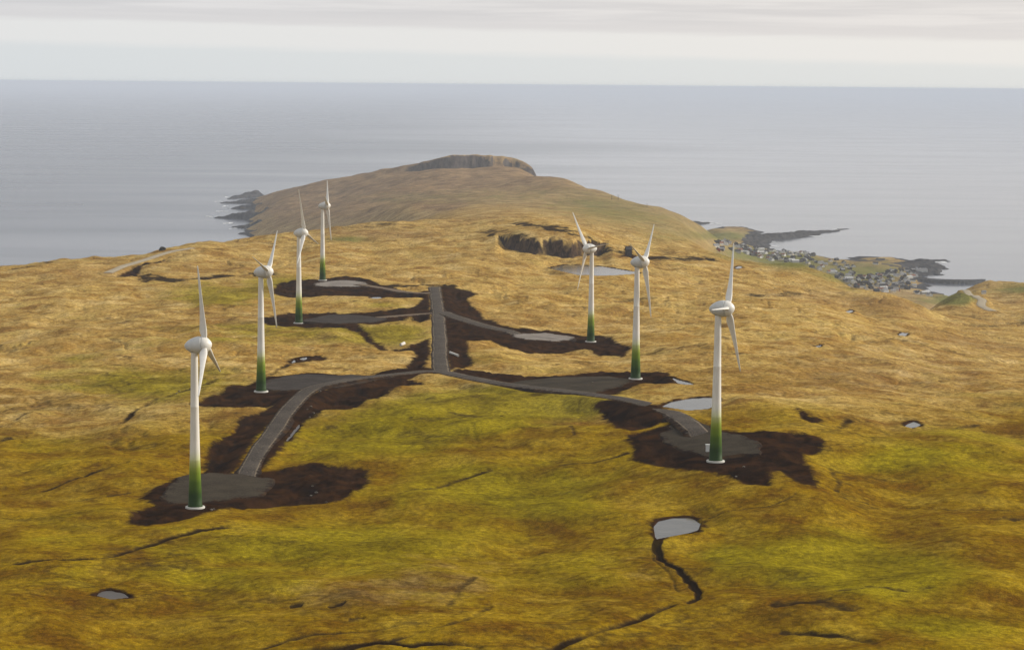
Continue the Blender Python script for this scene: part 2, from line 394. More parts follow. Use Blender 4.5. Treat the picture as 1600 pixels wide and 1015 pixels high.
for p_, w_, a_, dp_ in LINES:
    Q_ = smooth_line(p_, 4.0); dm = float(np.median(Q_[:, 1]))
    gully_lines.append((Q_, max(w_ * .8, .0042 * dm) if dm > 1050 else w_ * .85, a_ * (1.25 if dm > 1050 else 1.0), dp_))
pond_polys = []
for pix, _ in PONDS:
    P = hits(pix); zl = float(np.median(P[:, 2]))
    P = np.array([at_height(a, b, zl) for a, b in pix]); pond_polys.append((P[:, :2], zl))

# small relief
nearw = sstep(3200, 1800, GY)
hum = fbm(GX, GY, 46, 2, 71)
hag = np.abs(fbm(GX, GY * .75, 62, 3, 87))
calm = .45 + .55 * sstep(560, 900, GY)
H += land * nearw * (2.3 * hum + 1.0 * calm * fbm(GX, GY, 17, 2, 75) + .30 * calm * fbm(GX, GY, 5.5, 2, 79) - 1.1 * calm * sstep(.07, .0, hag) * sstep(600, 800, GY) * sstep(-.1, .5, fbm(GX, GY, 240, 2, 187)))
H += land * far * (1.6 * fbm(GX, GY, 40, 2, 83) + 2.2 * fbm(GX, GY * 1.0, 95, 2, 85))

PEAT = np.full(H.shape, -30.0, np.float32)
for P in peat_polys:
    w = window(P, 14)
    PEAT[w] = np.maximum(PEAT[w], poly_sd(P, GX[w], GY[w]))
H -= .4 * sstep(-1, 3, PEAT) * (1 - 2.2 * fbm(GX, GY, 7, 3, 90))
GUL = np.zeros(H.shape, np.float32)
for Q, wd, a, dp in gully_lines:
    w = window(Q, wd * 4 + 4)
    X, Y = GX[w], GY[w]
    wob = (.9 * wd + .35) * fbm(X, Y, 13, 3, 95)
    d, s = line_sd(Q[::2] if len(Q) > 6 else Q, X + wob, Y + 1.5 * wob)
    g = sstep(2.0, .2, d / wd)
    fade = sstep(0, .06, s) * sstep(1, .94, s) * .9 + .1
    GUL[w] = np.maximum(GUL[w], (a * g * fade * (1 + .6 * fbm(X, Y, 14, 3, 99))).astype(np.float32))
    H[w] -= dp * sstep(1.5, .3, d / wd) * fade
# roads: a low bank carries each
for Q, wd, mk, emb in road_lines:
    w = window(Q, 30)
    X, Y = GX[w], GY[w]
    S = Q[::3]
    best = np.full(X.shape, 1e18); zz = np.zeros(X.shape)
    for i in range(len(S) - 1):
        ex, ey = S[i + 1, :2] - S[i, :2]; wx, wy = X - S[i, 0], Y - S[i, 1]
        q = np.clip((wx * ex + wy * ey) / (ex * ex + ey * ey + 1e-9), 0, 1)
        dd = (wx - ex * q) ** 2 + (wy - ey * q) ** 2; m = dd < best
        best = np.where(m, dd, best); zz = np.where(m, S[i, 2] + q * (S[i + 1, 2] - S[i, 2]), zz)
    d = np.sqrt(best)
    k = sstep(wd / 2 + 2.5 + 3.5 * emb + 3, wd / 2 + 2.0, d)
    H[w] = H[w] * (1 - k) + (zz - .25) * k
for k_, (P, c, mk) in pad_polys.items():
    w = window(P, 14)
    sd = poly_sd(P, GX[w], GY[w]); zz = c[0] * GX[w] + c[1] * GY[w] + c[2] + .35
    k = sstep(-8, -2.2, sd)
    H[w] = H[w] * (1 - k) + (zz - .3) * k
for Q, wd, mk, emb in road_lines:      # nothing may stand above a carriageway
    w = window(Q, 20)
    S = Q[::3]; best = np.full(GX[w].shape, 1e18); zz = np.zeros(GX[w].shape)
    for i in range(len(S) - 1):
        ex, ey = S[i + 1, :2] - S[i, :2]; wx, wy = GX[w] - S[i, 0], GY[w] - S[i, 1]
        q = np.clip((wx * ex + wy * ey) / (ex * ex + ey * ey + 1e-9), 0, 1)
        dd = (wx - ex * q) ** 2 + (wy - ey * q) ** 2; m = dd < best
        best = np.where(m, dd, best); zz = np.where(m, S[i, 2] + q * (S[i + 1, 2] - S[i, 2]), zz)
    d = np.sqrt(best); H[w] = np.where(d < wd / 2 + 2.0, np.minimum(H[w], zz - .2), H[w])
for k_, (P, c, mk) in pad_polys.items():
    w = window(P, 6); sd = poly_sd(P, GX[w], GY[w]); zz = c[0] * GX[w] + c[1] * GY[w] + c[2] + .35
    H[w] = np.where(sd > -1.5, np.minimum(H[w], zz - .15), H[w])
for P, z in pond_polys:
    w = window(P, 16)
    sd = poly_sd(P, GX[w], GY[w])
    k = sstep(-9, -1.0, sd)
    H[w] = H[w] * (1 - k) + (z + .25) * k - 1.3 * sstep(-.8, 1.2, sd)
    rim = sd + 1.2 + 1.6 * fbm(GX[w], GY[w], 9, 2, 171)
    PEAT[w] = np.where(z > 150, np.maximum(PEAT[w], np.where(sd > -9, rim * 1.6, -30)), PEAT[w])

for bp in ((305, 793), (408, 612), (467, 505), (504, 438), (923, 534), (993, 592), (1118, 721)):   # level ground under each turbine
    bx, by, _ = hit(*bp); bz = float(ground_z(bx, by)) - .25; w = window(np.array([(bx, by), (bx, by + .1)]), 16)
    k = sstep(14, 5, np.hypot(GX[w] - bx, GY[w] - by)); H[w] = H[w] * (1 - k) + bz * k

# ---------------------------------------------------------------- vegetation and foreground shade attributes
IPX, IPY = project(GX, GY, H)
MOSS = np.zeros(H.shape, np.float32)
for x, y, rx, ry, a in ((800, 630, 160, 32, .9), (230, 600, 150, 24, .75), (420, 520, 170, 20, .5), (610, 520, 60, 18, .6), (560, 690, 160, 40, .45), (790, 770, 170, 45, .7), (1270, 880, 130, 45, .8), (1430, 900, 120, 40, .6),
                        (520, 850, 190, 30, .7), (640, 660, 120, 30, .5), (120, 820, 120, 30, .2), (1530, 700, 110, 50, .35), (1400, 720, 90, 30, .4), (300, 900, 260, 60, .35), (900, 900, 200, 60, .3), (760, 560, 60, 12, .35), (600, 475, 60, 7, .45),
                        (450, 440, 60, 12, .5), (340, 470, 60, 10, .5), (50, 690, 60, 25, .2), (130, 560, 60, 12, .3), (1130, 870, 40, 20, .5), (1480, 980, 140, 30, .5), (350, 455, 120, 16, .4)):
    MOSS += (1.25 * a * np.exp(-((IPX - x) / rx) ** 2 - ((IPY - y) / ry) ** 2)).astype(np.float32)
GREEN = np.zeros(H.shape, np.float32)
for x, y, rx, ry, a in ((1498, 466, 28, 11, 1.3), (1595, 451, 50, 10, .8), (1180, 396, 70, 14, 1.0), (1240, 408, 50, 12, .9), (1350, 428, 90, 22, .9), (1140, 368, 50, 8, .8), (1010, 340, 110, 22, .45), (1050, 370, 70, 20, .4), (930, 320, 90, 22, .4), (800, 300, 160, 30, .25), (630, 310, 150, 12, .35), (545, 373, 45, 7, .7), (420, 374, 30, 6, .4), (1450, 470, 40, 10, .6)):
    GREEN += (a * np.exp(-((IPX - x) / rx) ** 2 - ((IPY - y) / ry) ** 2)).astype(np.float32)
HEATH = np.zeros(H.shape, np.float32)
for x, y, rx, ry, a in ((480, 315, 150, 42, .9), (690, 318, 32, 10, 1.2), (640, 280, 130, 32, .9), (760, 268, 130, 24, .75), (880, 300, 110, 30, .45), (1450, 540, 260, 60, .35), (1350, 600, 240, 40, .3), (60, 640, 200, 60, .3), (160, 500, 200, 25, .2), (700, 900, 120, 40, .35), (1000, 900, 70, 50, .25), (560, 930, 180, 30, .4), (1250, 460, 180, 18, .35), (150, 405, 160, 12, .3)):
    HEATH += (a * np.exp(-((IPX - x) / rx) ** 2 - ((IPY - y) / ry) ** 2)).astype(np.float32)

FORE = (sstep(900, 590, GY + 90 * fbm(GX, GY, 160, 2, 201)) * .95 + .35 * sstep(1250, 800, GY)).astype(np.float32)  # mossier near ground, with the foreground's shade put into its colour

# ---------------------------------------------------------------- helpers for objects
def tag(o, label=None, cat=None, group=None, kind=None):
    if label: o['label'] = label
    if cat: o['category'] = cat
    if group: o['group'] = group
    if kind: o['kind'] = kind
    return o
def mesh_from(name, verts, faces, mat=None, smooth=False):
    me = bpy.data.meshes.new(name); me.from_pydata([tuple(map(float, v)) for v in verts], [], faces); me.update()
    if mat: me.materials.append(mat)
    if smooth: me.polygons.foreach_set('use_smooth', [True] * len(me.polygons))
    return me
def obj(name, me, parent=None):
    o = bpy.data.objects.new(name, me); COL.objects.link(o)
    if parent: o.parent = parent
    return o

class NT_:
    def __init__(s, mat): s.t = mat.node_tree; s.n = s.t.nodes; s.l = s.t.links
    def new(s, typ, **kw):
        nd = s.n.new(typ)
        for k, v in kw.items():
            if k.startswith('i_'): nd.inputs[int(k[2:]) if k[2:].isdigit() else k[2:].replace('_', ' ')].default_value = v
            else: setattr(nd, k, v)
        return nd
    def link(s, a, b): s.l.new(a, b)
    def math(s, op, a, b=None, c=None):
        nd = s.n.new('ShaderNodeMath'); nd.operation = op
        for i, v in enumerate((a, b, c)):
            if v is None: continue
            if isinstance(v, (int, float)): nd.inputs[i].default_value = v
            else: s.l.new(v, nd.inputs[i])
        return nd.outputs[0]
    def mixc(s, fac, a, b, mode='MIX'):
        nd = s.n.new('ShaderNodeMix'); nd.data_type = 'RGBA'; nd.blend_type = mode
        for i, v in ((0, fac), (6, a), (7, b)):
            if isinstance(v, (int, float)): nd.inputs[i].default_value = v
            elif isinstance(v, tuple): nd.inputs[i].default_value = (*v, 1)
            else: s.l.new(v, nd.inputs[i])
        return nd.outputs[2]
    def ss(s, v, a, b):
        nd = s.n.new('ShaderNodeMapRange'); nd.interpolation_type = 'SMOOTHSTEP'; nd.clamp = True
        s.l.new(v, nd.inputs[0])
        nd.inputs[1].default_value = a; nd.inputs[2].default_value = b; nd.inputs[3].default_value = 0; nd.inputs[4].default_value = 1
        return nd.outputs[0]
    def noise(s, vec, scale, detail=3, rough=.55, dist=0.0):
        nd = s.n.new('ShaderNodeTexNoise'); nd.inputs['Scale'].default_value = scale; nd.inputs['Detail'].default_value = detail
        nd.inputs['Roughness'].default_value = rough; nd.inputs['Distortion'].default_value = dist
        s.l.new(vec, nd.inputs['Vector']); return nd.outputs[0]
    def attr(s, name):
        nd = s.n.new('ShaderNodeAttribute'); nd.attribute_name = name; return nd.outputs['Fac']
    def pos(s):
        return s.n.new('ShaderNodeNewGeometry').outputs['Position']
    def scaled(s, v, x, y, z):
        nd = s.n.new('ShaderNodeMapping'); nd.inputs['Scale'].default_value = (x, y, z); s.l.new(v, nd.inputs[0]); return nd.outputs[0]
def mat(name, rough=.9, spec=.2):
    m = bpy.data.materials.new(name); m.use_nodes = True
    b = m.node_tree.nodes['Principled BSDF']; b.inputs['Roughness'].default_value = rough
    b.inputs['Specular IOR Level'].default_value = spec
    return m, NT_(m), b

# ---------------------------------------------------------------- ground material
gm, g, gb = mat('moor_ground', 1.0, 0.0)
P_ = g.pos()
n_big = g.noise(P_, .0055, 4, .6, .4)
n_mid = g.noise(P_, .028, 5, .62, .6)
n_sm = g.noise(P_, .14, 4, .65)
n_fine = g.noise(P_, .7, 5, .72)
n_grain = g.noise(P_, 3.0, 2, .7)
streak = g.noise(g.scaled(P_, .036, .046, .05), 1.0, 6, .68, .5)
STRAW = (.61, .445, .185); TAN = (.48, .325, .098); OCH = (.335, .200, .043); RUST = (.235, .120, .028); MOS = (.275, .225, .005); DMOS = (.15, .12, .002); GRN = (.10, .125, .03)
DARK = (.050, .030, .009); PEATC = (.013, .0062, .0025)
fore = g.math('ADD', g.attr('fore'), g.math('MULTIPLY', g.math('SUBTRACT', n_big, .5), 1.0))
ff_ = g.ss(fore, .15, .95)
hi = g.mixc(ff_, STRAW, (.39, .265, .022)); mi = g.mixc(ff_, TAN, (.275, .172, .004)); lo = g.mixc(ff_, OCH, (.165, .092, .002)); ru = g.mixc(ff_, RUST, (.125, .054, .002))  # near colours: mossier hue, also darkened to carry the foreground shade
n_m2 = g.noise(P_, .085, 5, .66, .4)
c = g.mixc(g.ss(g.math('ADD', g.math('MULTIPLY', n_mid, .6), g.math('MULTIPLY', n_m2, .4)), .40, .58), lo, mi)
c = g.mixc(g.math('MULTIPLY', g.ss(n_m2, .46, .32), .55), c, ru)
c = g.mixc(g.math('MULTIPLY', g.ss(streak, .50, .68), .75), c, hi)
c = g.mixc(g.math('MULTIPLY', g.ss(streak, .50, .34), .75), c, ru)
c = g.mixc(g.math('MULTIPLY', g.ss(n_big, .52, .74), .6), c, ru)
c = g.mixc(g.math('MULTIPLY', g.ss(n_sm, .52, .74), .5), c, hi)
a_m = g.math('ADD', g.attr('moss'), g.math('MULTIPLY', g.math('SUBTRACT', n_mid, .5), 1.6))
c = g.mixc(g.math('MULTIPLY', g.ss(a_m, .05, .75), .8), c, g.mixc(g.ss(streak, .38, .62), DMOS, MOS))
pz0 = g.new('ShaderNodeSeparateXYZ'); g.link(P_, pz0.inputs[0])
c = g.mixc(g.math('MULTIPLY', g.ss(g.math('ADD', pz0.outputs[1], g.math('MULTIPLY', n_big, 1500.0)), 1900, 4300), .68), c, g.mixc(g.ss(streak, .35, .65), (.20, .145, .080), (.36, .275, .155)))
a_h = g.math('ADD', g.attr('heath'), g.math('MULTIPLY', g.math('SUBTRACT', n_sm, .5), .9))
c = g.mixc(g.math('MULTIPLY', g.ss(a_h, .15, .9), .75), c, g.mixc(g.ss(streak, .36, .64), (.15, .092, .052), (.29, .19, .105)))
a_g = g.math('ADD', g.attr('green'), g.math('MULTIPLY', g.math('SUBTRACT', n_mid, .5), .9))
c = g.mixc(g.math('MULTIPLY', g.ss(a_g, .15, .95), .9), c, g.mixc(n_sm, (.10, .115, .03), (.19, .19, .055)))
# thin dark wet seams and hags between the hummocks, at two sizes
patchy = g.ss(g.noise(P_, .009, 3, .6), .44, .60)
def seams(sx_, sy_, wdt, amt, seedz):
    wv = g.new('ShaderNodeMapping'); wv.inputs['Scale'].default_value = (sx_, sy_, .004); wv.inputs['Location'].default_value = (seedz, seedz * 2.1, seedz); g.link(P_, wv.inputs[0])
    wp = g.noise(wv.outputs[0], 1.0, 5, .58, .3)
    sm2 = g.math('SUBTRACT', 1.0, g.ss(g.math('ABSOLUTE', g.math('SUBTRACT', wp, .5)), .0, wdt))
    return g.math('MULTIPLY', g.math('MULTIPLY', sm2, amt), g.math('ADD', .30, g.math('MULTIPLY', patchy, .70)))
c = g.mixc(seams(.009, .011, .012, .5, 3.0), c, DARK)
spots = g.math('MULTIPLY', g.ss(g.noise(g.scaled(P_, .075, .085, .05), 1.0, 6, .72), .57, .70), .75)
c = g.mixc(g.math('MULTIPLY', spots, g.math('ADD', .3, g.math('MULTIPLY', patchy, .7))), c, DARK)
# fine tussocks
vor = g.new('ShaderNodeTexVoronoi', feature='F1'); vor.inputs['Scale'].default_value = .55; g.link(P_, vor.inputs['Vector'])
tus = g.ss(vor.outputs['Distance'], .95, .25)
c = g.mixc(1.0, c, g.mixc(tus, (.72, .70, .67), (1.10, 1.10, 1.10)), 'MULTIPLY')
c = g.mixc(1.0, c, g.mixc(g.ss(n_fine, .28, .72), (.68, .66, .61), (1.30, 1.30, 1.30)), 'MULTIPLY')
c = g.mixc(1.0, c, g.mixc(g.ss(n_grain, .28, .72), (.70, .70, .70), (1.29, 1.29, 1.29)), 'MULTIPLY')
# ditches
gl = g.attr('gully')
gu = g.math('ADD', gl, g.math('MULTIPLY', g.math('MULTIPLY', g.math('SUBTRACT', g.noise(P_, .42, 6, .75), .5), 1.5), g.ss(gl, .02, .3)))
c = g.mixc(g.math('MULTIPLY', g.ss(gu, .12, .85), .95), c, g.mixc(g.ss(gl, .55, .95), (.045, .027, .008), PEATC))
# bare peat around the roads
pe = g.math('ADD', g.attr('peat'), g.math('MULTIPLY', g.math('SUBTRACT', g.noise(P_, .26, 6, .70), .52), 8.0))
pc = g.mixc(g.ss(g.noise(P_, .13, 4, .65), .35, .68), PEATC, (.044, .019, .006))
pc = g.mixc(g.math('MULTIPLY', g.ss(g.noise(P_, 1.1, 2, .6), .68, .78), .3), pc, (.09, .055, .025))
c = g.mixc(g.ss(pe, -1.5, 1.1), c, pc)
# rock: marked faces and steep ground
nrm = g.new('ShaderNodeSeparateXYZ'); g.link(g.n.new('ShaderNodeNewGeometry').outputs['True Normal'], nrm.inputs[0])
pz = g.new('ShaderNodeSeparateXYZ'); g.link(P_, pz.inputs[0])
st = g.math('MULTIPLY', g.ss(nrm.outputs[2], .80, .62), g.ss(pz.outputs[1], 2500, 3200))
rk = g.math('MAXIMUM', g.attr('rock'), st)
low = g.math('MULTIPLY', g.ss(g.math('ADD', pz.outputs[2], g.math('MULTIPLY', n_mid, 6.0)), 8.5, 4.5), g.ss(pz.outputs[1], 2600, 2900))
rk = g.math('MAXIMUM', rk, low)
rk = g.math('ADD', rk, g.math('MULTIPLY', g.math('SUBTRACT', n_sm, .5), .7))
rn = g.noise(g.scaled(P_, .16, .05, .05), 1.0, 5, .7)
rc = g.mixc(g.ss(rn, .35, .66), (.030, .026, .026), (.105, .085, .072))
rc = g.mixc(g.ss(pz.outputs[1], 2500, 2100), rc, g.mixc(g.ss(g.noise(g.scaled(P_, .30, .12, .06), 1.0, 5, .7, 1.5), .36, .66), (.017, .011, .009), (.092, .058, .034)))
rc = g.mixc(g.ss(pz.outputs[2], 28, 8), rc, g.mixc(g.ss(rn, .35, .66), (.028, .030, .036), (.085, .083, .086)))
c = g.mixc(g.ss(rk, .3, .7), c, rc)
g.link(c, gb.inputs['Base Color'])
bump = g.new('ShaderNodeBump', i_Strength=.8, i_Distance=.45)
bh = g.math('ADD', g.math('MULTIPLY', n_fine, .7), g.math('MULTIPLY', n_grain, .4))
g.link(bh, bump.inputs['Height']); g.link(bump.outputs[0], gb.inputs['Normal'])

def build_ground():
    me = bpy.data.meshes.new('ground')
    nv = NT * NY
    co = np.empty((nv, 3), np.float32); co[:, 0] = GX.ravel(); co[:, 1] = GY.ravel(); co[:, 2] = H.ravel()
    me.vertices.add(nv); me.vertices.foreach_set('co', co.ravel())
    idx = np.arange(nv).reshape(NY, NT)
    q = np.stack([idx[:-1, :-1], idx[:-1, 1:], idx[1:, 1:], idx[1:, :-1]], -1).reshape(-1, 4)
    nf = len(q)
    me.loops.add(nf * 4); me.loops.foreach_set('vertex_index', q.ravel().astype(np.int32))
    me.polygons.add(nf); me.polygons.foreach_set('loop_start', np.arange(0, nf * 4, 4, dtype=np.int32))
    me.polygons.foreach_set('use_smooth', np.ones(nf, bool))
    me.update(calc_edges=True)
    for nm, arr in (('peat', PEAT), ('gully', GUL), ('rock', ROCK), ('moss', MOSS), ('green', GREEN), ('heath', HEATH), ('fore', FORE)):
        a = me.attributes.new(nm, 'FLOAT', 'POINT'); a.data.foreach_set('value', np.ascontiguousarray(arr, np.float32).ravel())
    me.materials.append(gm)
    return tag(obj('ground', me), kind='structure')
build_ground()

# ---------------------------------------------------------------- sea
sm_, s, sb = mat('sea_water', .3, .5)
sb.inputs['IOR'].default_value = 1.33
SP = s.pos()
sn = s.noise(s.scaled(SP, .0004, .0012, 1), 1.0, 5, .6)
sx_ = s.new('ShaderNodeSeparateXYZ'); s.link(SP, sx_.inputs[0])
ruf = s.math('ADD', sx_.outputs[0], s.math('MULTIPLY', s.math('SUBTRACT', s.noise(s.scaled(SP, .00022, .0005, 1), 1.0, 4, .55, .6), .5), 3000.0))
wind = s.math('ADD', .08, s.math('MULTIPLY', s.ss(ruf, 900, -1500), .17))
s.link(s.mixc(s.ss(sn, .35, .7), (.085, .096, .128), (.090, .100, .130)), sb.inputs['Base Color'])
s.link(s.math('ADD', wind, s.math('MULTIPLY', s.ss(s.noise(s.scaled(SP, .0008, .004, 1), 1.0, 4, .6), .4, .62), .03)), sb.inputs['Roughness'])
b1 = s.new('ShaderNodeBump', i_Strength=.03, i_Distance=1.0)
s.link(s.noise(s.scaled(SP, .02, .035, 1), 1.0, 5, .6), b1.inputs['Height']); s.link(b1.outputs[0], sb.inputs['Normal'])
SEA_R = 120000.0
sv = [(0, 2500, 0)]; sf = []
rings = [2500, 6000, 15000, 40000, SEA_R]
NS = 128
for r_ in rings:
    for k in range(NS): sv.append((r_ * math.cos(2 * math.pi * k / NS), 2500 * (r_ < 20000) + r_ * math.sin(2 * math.pi * k / NS), 0))
for k in range(NS): sf.append((0, 1 + k, 1 + (k + 1) % NS))
for i in range(len(rings) - 1):
    for k in range(NS):
        a = 1 + i * NS + k; b = 1 + i * NS + (k + 1) % NS
        sf.append((a, a + NS, b + NS, b))
tag(obj('sea', mesh_from('sea', sv, sf, sm_)), kind='structure')

# surf on the rocks
fm, f_, fb = mat('surf_foam', .6, .3)
f_.link(f_.mixc(f_.noise(f_.pos(), .3, 3), (.7, .72, .74), (.85, .86, .87)), fb.inputs['Base Color'])
fv, ff = [], []
for px, py, wx, wy in ((358, 308, 9, 9), (342, 315, 10, 8), (352, 322, 7, 8), (331, 338, 13, 8), (360, 349, 12, 10), (372, 357, 18, 9), (393, 357, 12, 6), (348, 330, 12, 6), (1098, 347, 20, 7), (1118, 349, 14, 8), (1316, 358.5, 16, 6), (1262, 369, 22, 6), (1200, 378, 20, 8), (1472, 409, 14, 8), (1466, 424, 12, 8), (1200, 385, 16, 9)):
    cx_, cy_, _ = at_height(px, py, .2)
    for q in range(5):
        ox, oy = random.uniform(-1, 1) * wx, random.uniform(-1, 1) * wy * 2.5
        rad = random.uniform(.25, .6); n = 11; b0 = len(fv)
        for k in range(n):
            a = 2 * math.pi * k / n; rr = rad * random.uniform(.6, 1.25)
            fv.append((cx_ + ox + wx * rr * math.cos(a), cy_ + oy + wy * 2.2 * rr * math.sin(a), .25 + q * .05))
        ff.append(tuple(range(b0, b0 + n)))
tag(obj('sea_foam', mesh_from('sea_foam', fv, ff, fm)), kind='stuff')

# ---------------------------------------------------------------- ponds
pm, p, pb = mat('pond_water', .12, .5)
pb.inputs['IOR'].default_value = 1.33; p.link(p.mixc(p.ss(p.noise(p.pos(), .12, 4, .6), .42, .62), (.035, .030, .022), (.075, .068, .055)), pb.inputs['Base Color'])
b2 = p.new('ShaderNodeBump', i_Strength=.15, i_Distance=.2); p.link(p.noise(p.pos(), .8, 3), b2.inputs['Height']); p.link(b2.outputs[0], pb.inputs['Normal'])
def rounded(P, n=4):
    for _ in range(2):
        Q = np.roll(P, -1, 0); P = np.stack([.75 * P + .25 * Q, .25 * P + .75 * Q], 1).reshape(-1, 2)
    return P
mud_w, mw_, mb_ = mat('muddy_water', .38, .35); mb_.inputs['IOR'].default_value = 1.33
mw_.link(mw_.mixc(mw_.noise(mw_.pos(), .3, 4), (.030, .022, .016), (.085, .066, .05)), mb_.inputs['Base Color'])
pk = 0
for P, z in pond_polys:
    c0 = P.mean(0)
    Q = rounded(c0 + (P - c0) * 1.08)
    for _ in range(1): Q = np.stack([Q, .5 * (Q + np.roll(Q, -1, 0))], 1).reshape(-1, 2)
    Q = Q + np.stack([.5 * fbm(Q[:, 0], Q[:, 1], 5, 2, 160), 2.2 * fbm(Q[:, 0], Q[:, 1], 7, 2, 163)], 1)
    pk += 1
    tag(obj('pond', mesh_from('pond', [(x, y, z - .1) for x, y in Q], [tuple(range(len(Q)))], mud_w if pk in (8, 12) else pm)), kind='structure')

# ---------------------------------------------------------------- roads and gravel pads
def gravel(name, ca, cb, cc, edge=True, soil=True):
    m, n, b = mat(name, .95, .03)
    Pp = n.pos()
    c = n.mixc(n.ss(n.noise(Pp, .12, 4, .65), .35, .68), ca, cb)
    c = n.mixc(n.math('MULTIPLY', n.ss(n.noise(Pp, 1.7, 3, .7), .5, .75), .55), c, cc)
    if edge:
        ac = n.attr('across')       # -1 .. 1 over the width: pale washed stone along both edges, two wheel tracks
        ab = n.math('ABSOLUTE', ac)
        e = n.math('MULTIPLY', n.ss(ab, .76, .86), n.ss(ab, 1.0, .93))
        e = n.math('MULTIPLY', e, n.ss(n.noise(Pp, .05, 3), .34, .50))
        c = n.mixc(n.math('MULTIPLY', e, .42), c, cc)
        tr = n.math('MULTIPLY', n.ss(ab, .22, .34), n.ss(ab, .56, .44))
        c = n.mixc(n.math('MULTIPLY', tr, .35), c, cb)
    if edge: rag = n.math('SUBTRACT', n.math('ABSOLUTE', n.attr('across')), .93)
    else: rag = n.math('SUBTRACT', n.attr('across'), .62)
    rag = n.math('ADD', rag, n.math('MULTIPLY', n.math('SUBTRACT', n.noise(Pp, .45, 5, .7), .5), 1.15 if edge else 2.1))
    c = n.mixc(n.ss(rag, -.08, .16), c, n.mixc(n.ss(n.noise(Pp, .2, 4), .4, .65), (.016, .009, .005), (.05, .026, .010)) if soil else tuple(x * .7 for x in ca))
    n.link(c, b.inputs['Base Color'])
    bp = n.new('ShaderNodeBump', i_Strength=.6, i_Distance=.08); n.link(n.noise(Pp, 4, 3), bp.inputs['Height']); n.link(bp.outputs[0], b.inputs['Normal'])
    return m
road_m = [gravel('dark_gravel_road', (.050, .042, .036), (.078, .066, .055), (.32, .25, .17)), gravel('brown_gravel_track', (.12, .09, .065), (.17, .125, .085), (.30, .22, .15)), gravel('pale_road', (.33, .28, .20), (.40, .34, .25), (.48, .42, .32), True, False)]
pad_m = [gravel('brown_gravel_pad', (.036, .028, .018), (.056, .044, .029), (.10, .082, .056), False), gravel('grey_gravel_pad', (.036, .029, .025), (.056, .047, .040), (.11, .092, .075), False), gravel('pale_gravel_pad', (.19, .165, .145), (.27, .24, .21), (.38, .34, .30), False)]
for Q, wd, mk, emb in road_lines:
    n = len(Q); T = np.gradient(Q[:, :2], axis=0); T /= np.linalg.norm(T, axis=1)[:, None] + 1e-9
    N = np.stack([T[:, 1], -T[:, 0]], 1)
    offs = [(-wd / 2 - 1.6, -.75, -1.25), (-wd / 2, 0, -1), (-wd * .17, .07, -.34), (wd * .17, .07, .34), (wd / 2, 0, 1), (wd / 2 + 1.6, -.75, 1.25)]
    vs = []; ac = []
    jit = [fbm(Q[:, 0], Q[:, 1], 36, 2, 120 + 3 * k) * .5 for k in range(2)]
    for i in range(n):
        for k, (o, dz, a_) in enumerate(offs):
            oo = o + (jit[0][i] if k < 2 else jit[1][i] if k > 3 else 0)
            vs.append((Q[i, 0] + N[i, 0] * oo, Q[i, 1] + N[i, 1] * oo, Q[i, 2] + dz)); ac.append(a_)
    m_ = len(offs)
    fs = [(i * m_ + k, i * m_ + k + 1, (i + 1) * m_ + k + 1, (i + 1) * m_ + k) for i in range(n - 1) for k in range(m_ - 1)]
    me = mesh_from('road', vs, fs, road_m[mk], True)
    at = me.attributes.new('across', 'FLOAT', 'POINT'); at.data.foreach_set('value', np.array(ac, np.float32))
    tag(obj('road', me), kind='structure')
for k, (P, c3, mk) in pad_polys.items():
    Q = rounded(P); Q = np.stack([Q, .5 * (Q + np.roll(Q, -1, 0))], 1).reshape(-1, 2); Q = Q + 1.3 * np.stack([fbm(Q[:, 0], Q[:, 1], 10, 3, 140), 3.5 * fbm(Q[:, 0], Q[:, 1], 14, 3, 143)], 1)
    c0 = Q.mean(0); rad_ = (Q - c0) / np.linalg.norm(Q - c0, axis=1)[:, None]
    zz = lambda A: c3[0] * A[:, 0] + c3[1] * A[:, 1] + c3[2] + .35
    n = len(Q); RG = [(Q - rad_ * np.minimum(6.0, .45 * np.linalg.norm(Q - c0, axis=1))[:, None], 0, 0.0), (Q, -.05, .7), (Q + rad_ * 2.2, -.7, 1.5)]
    vs = []; fs = [tuple(range(n))]; ac = []
    for A_, dz, v_ in RG:
        vs += [(x, y, z + dz) for (x, y), z in zip(A_, zz(A_))]; ac += [v_] * n
    for q in range(2): fs += [(q * n + i, q * n + i + n, q * n + (i + 1) % n + n, q * n + (i + 1) % n) for i in range(n)]
    me = mesh_from('gravel_pad', vs, fs, pad_m[mk])
    at = me.attributes.new('across', 'FLOAT', 'POINT'); at.data.foreach_set('value', np.array(ac, np.float32))
    tag(obj('gravel_pad', me), kind='structure')

# ---------------------------------------------------------------- wind turbines
def paint(name, col, rough=.45):
    m, n, b = mat(name, rough, .4)
    v = n.noise(n.new('ShaderNodeTexCoord').outputs['Object'], .6, 4, .6)
    n.link(n.mixc(n.ss(v, .35, .7), tuple(x * .9 for x in col), col), b.inputs['Base Color'])
    return m
white_m = paint('turbine_white', (.76, .735, .68))
grey_m = paint('nacelle_grey', (.60, .60, .58))
conc_m = paint('foundation_concrete', (.62, .60, .55), .9)
tow_m, t, tb = mat('tower_paint', .6, .15)
tz = t.new('ShaderNodeSeparateXYZ'); t.link(t.new('ShaderNodeTexCoord').outputs['Object'], tz.inputs[0])
ramp = t.new('ShaderNodeValToRGB'); ramp.color_ramp.interpolation = 'LINEAR'
els = [(0, (.014, .040, .001)), (3.6, (.020, .054, .001)), (5.2, (.050, .098, .001)), (7.0, (.066, .120, .001)), (8.2, (.125, .19, .002)), (9.6, (.16, .225, .006)), (11.0, (.27, .33, .04)), (12.4, (.44, .48, .16)), (14.0, (.60, .60, .38)), (15.6, (.69, .675, .57)), (17.5, (.75, .72, .655))]
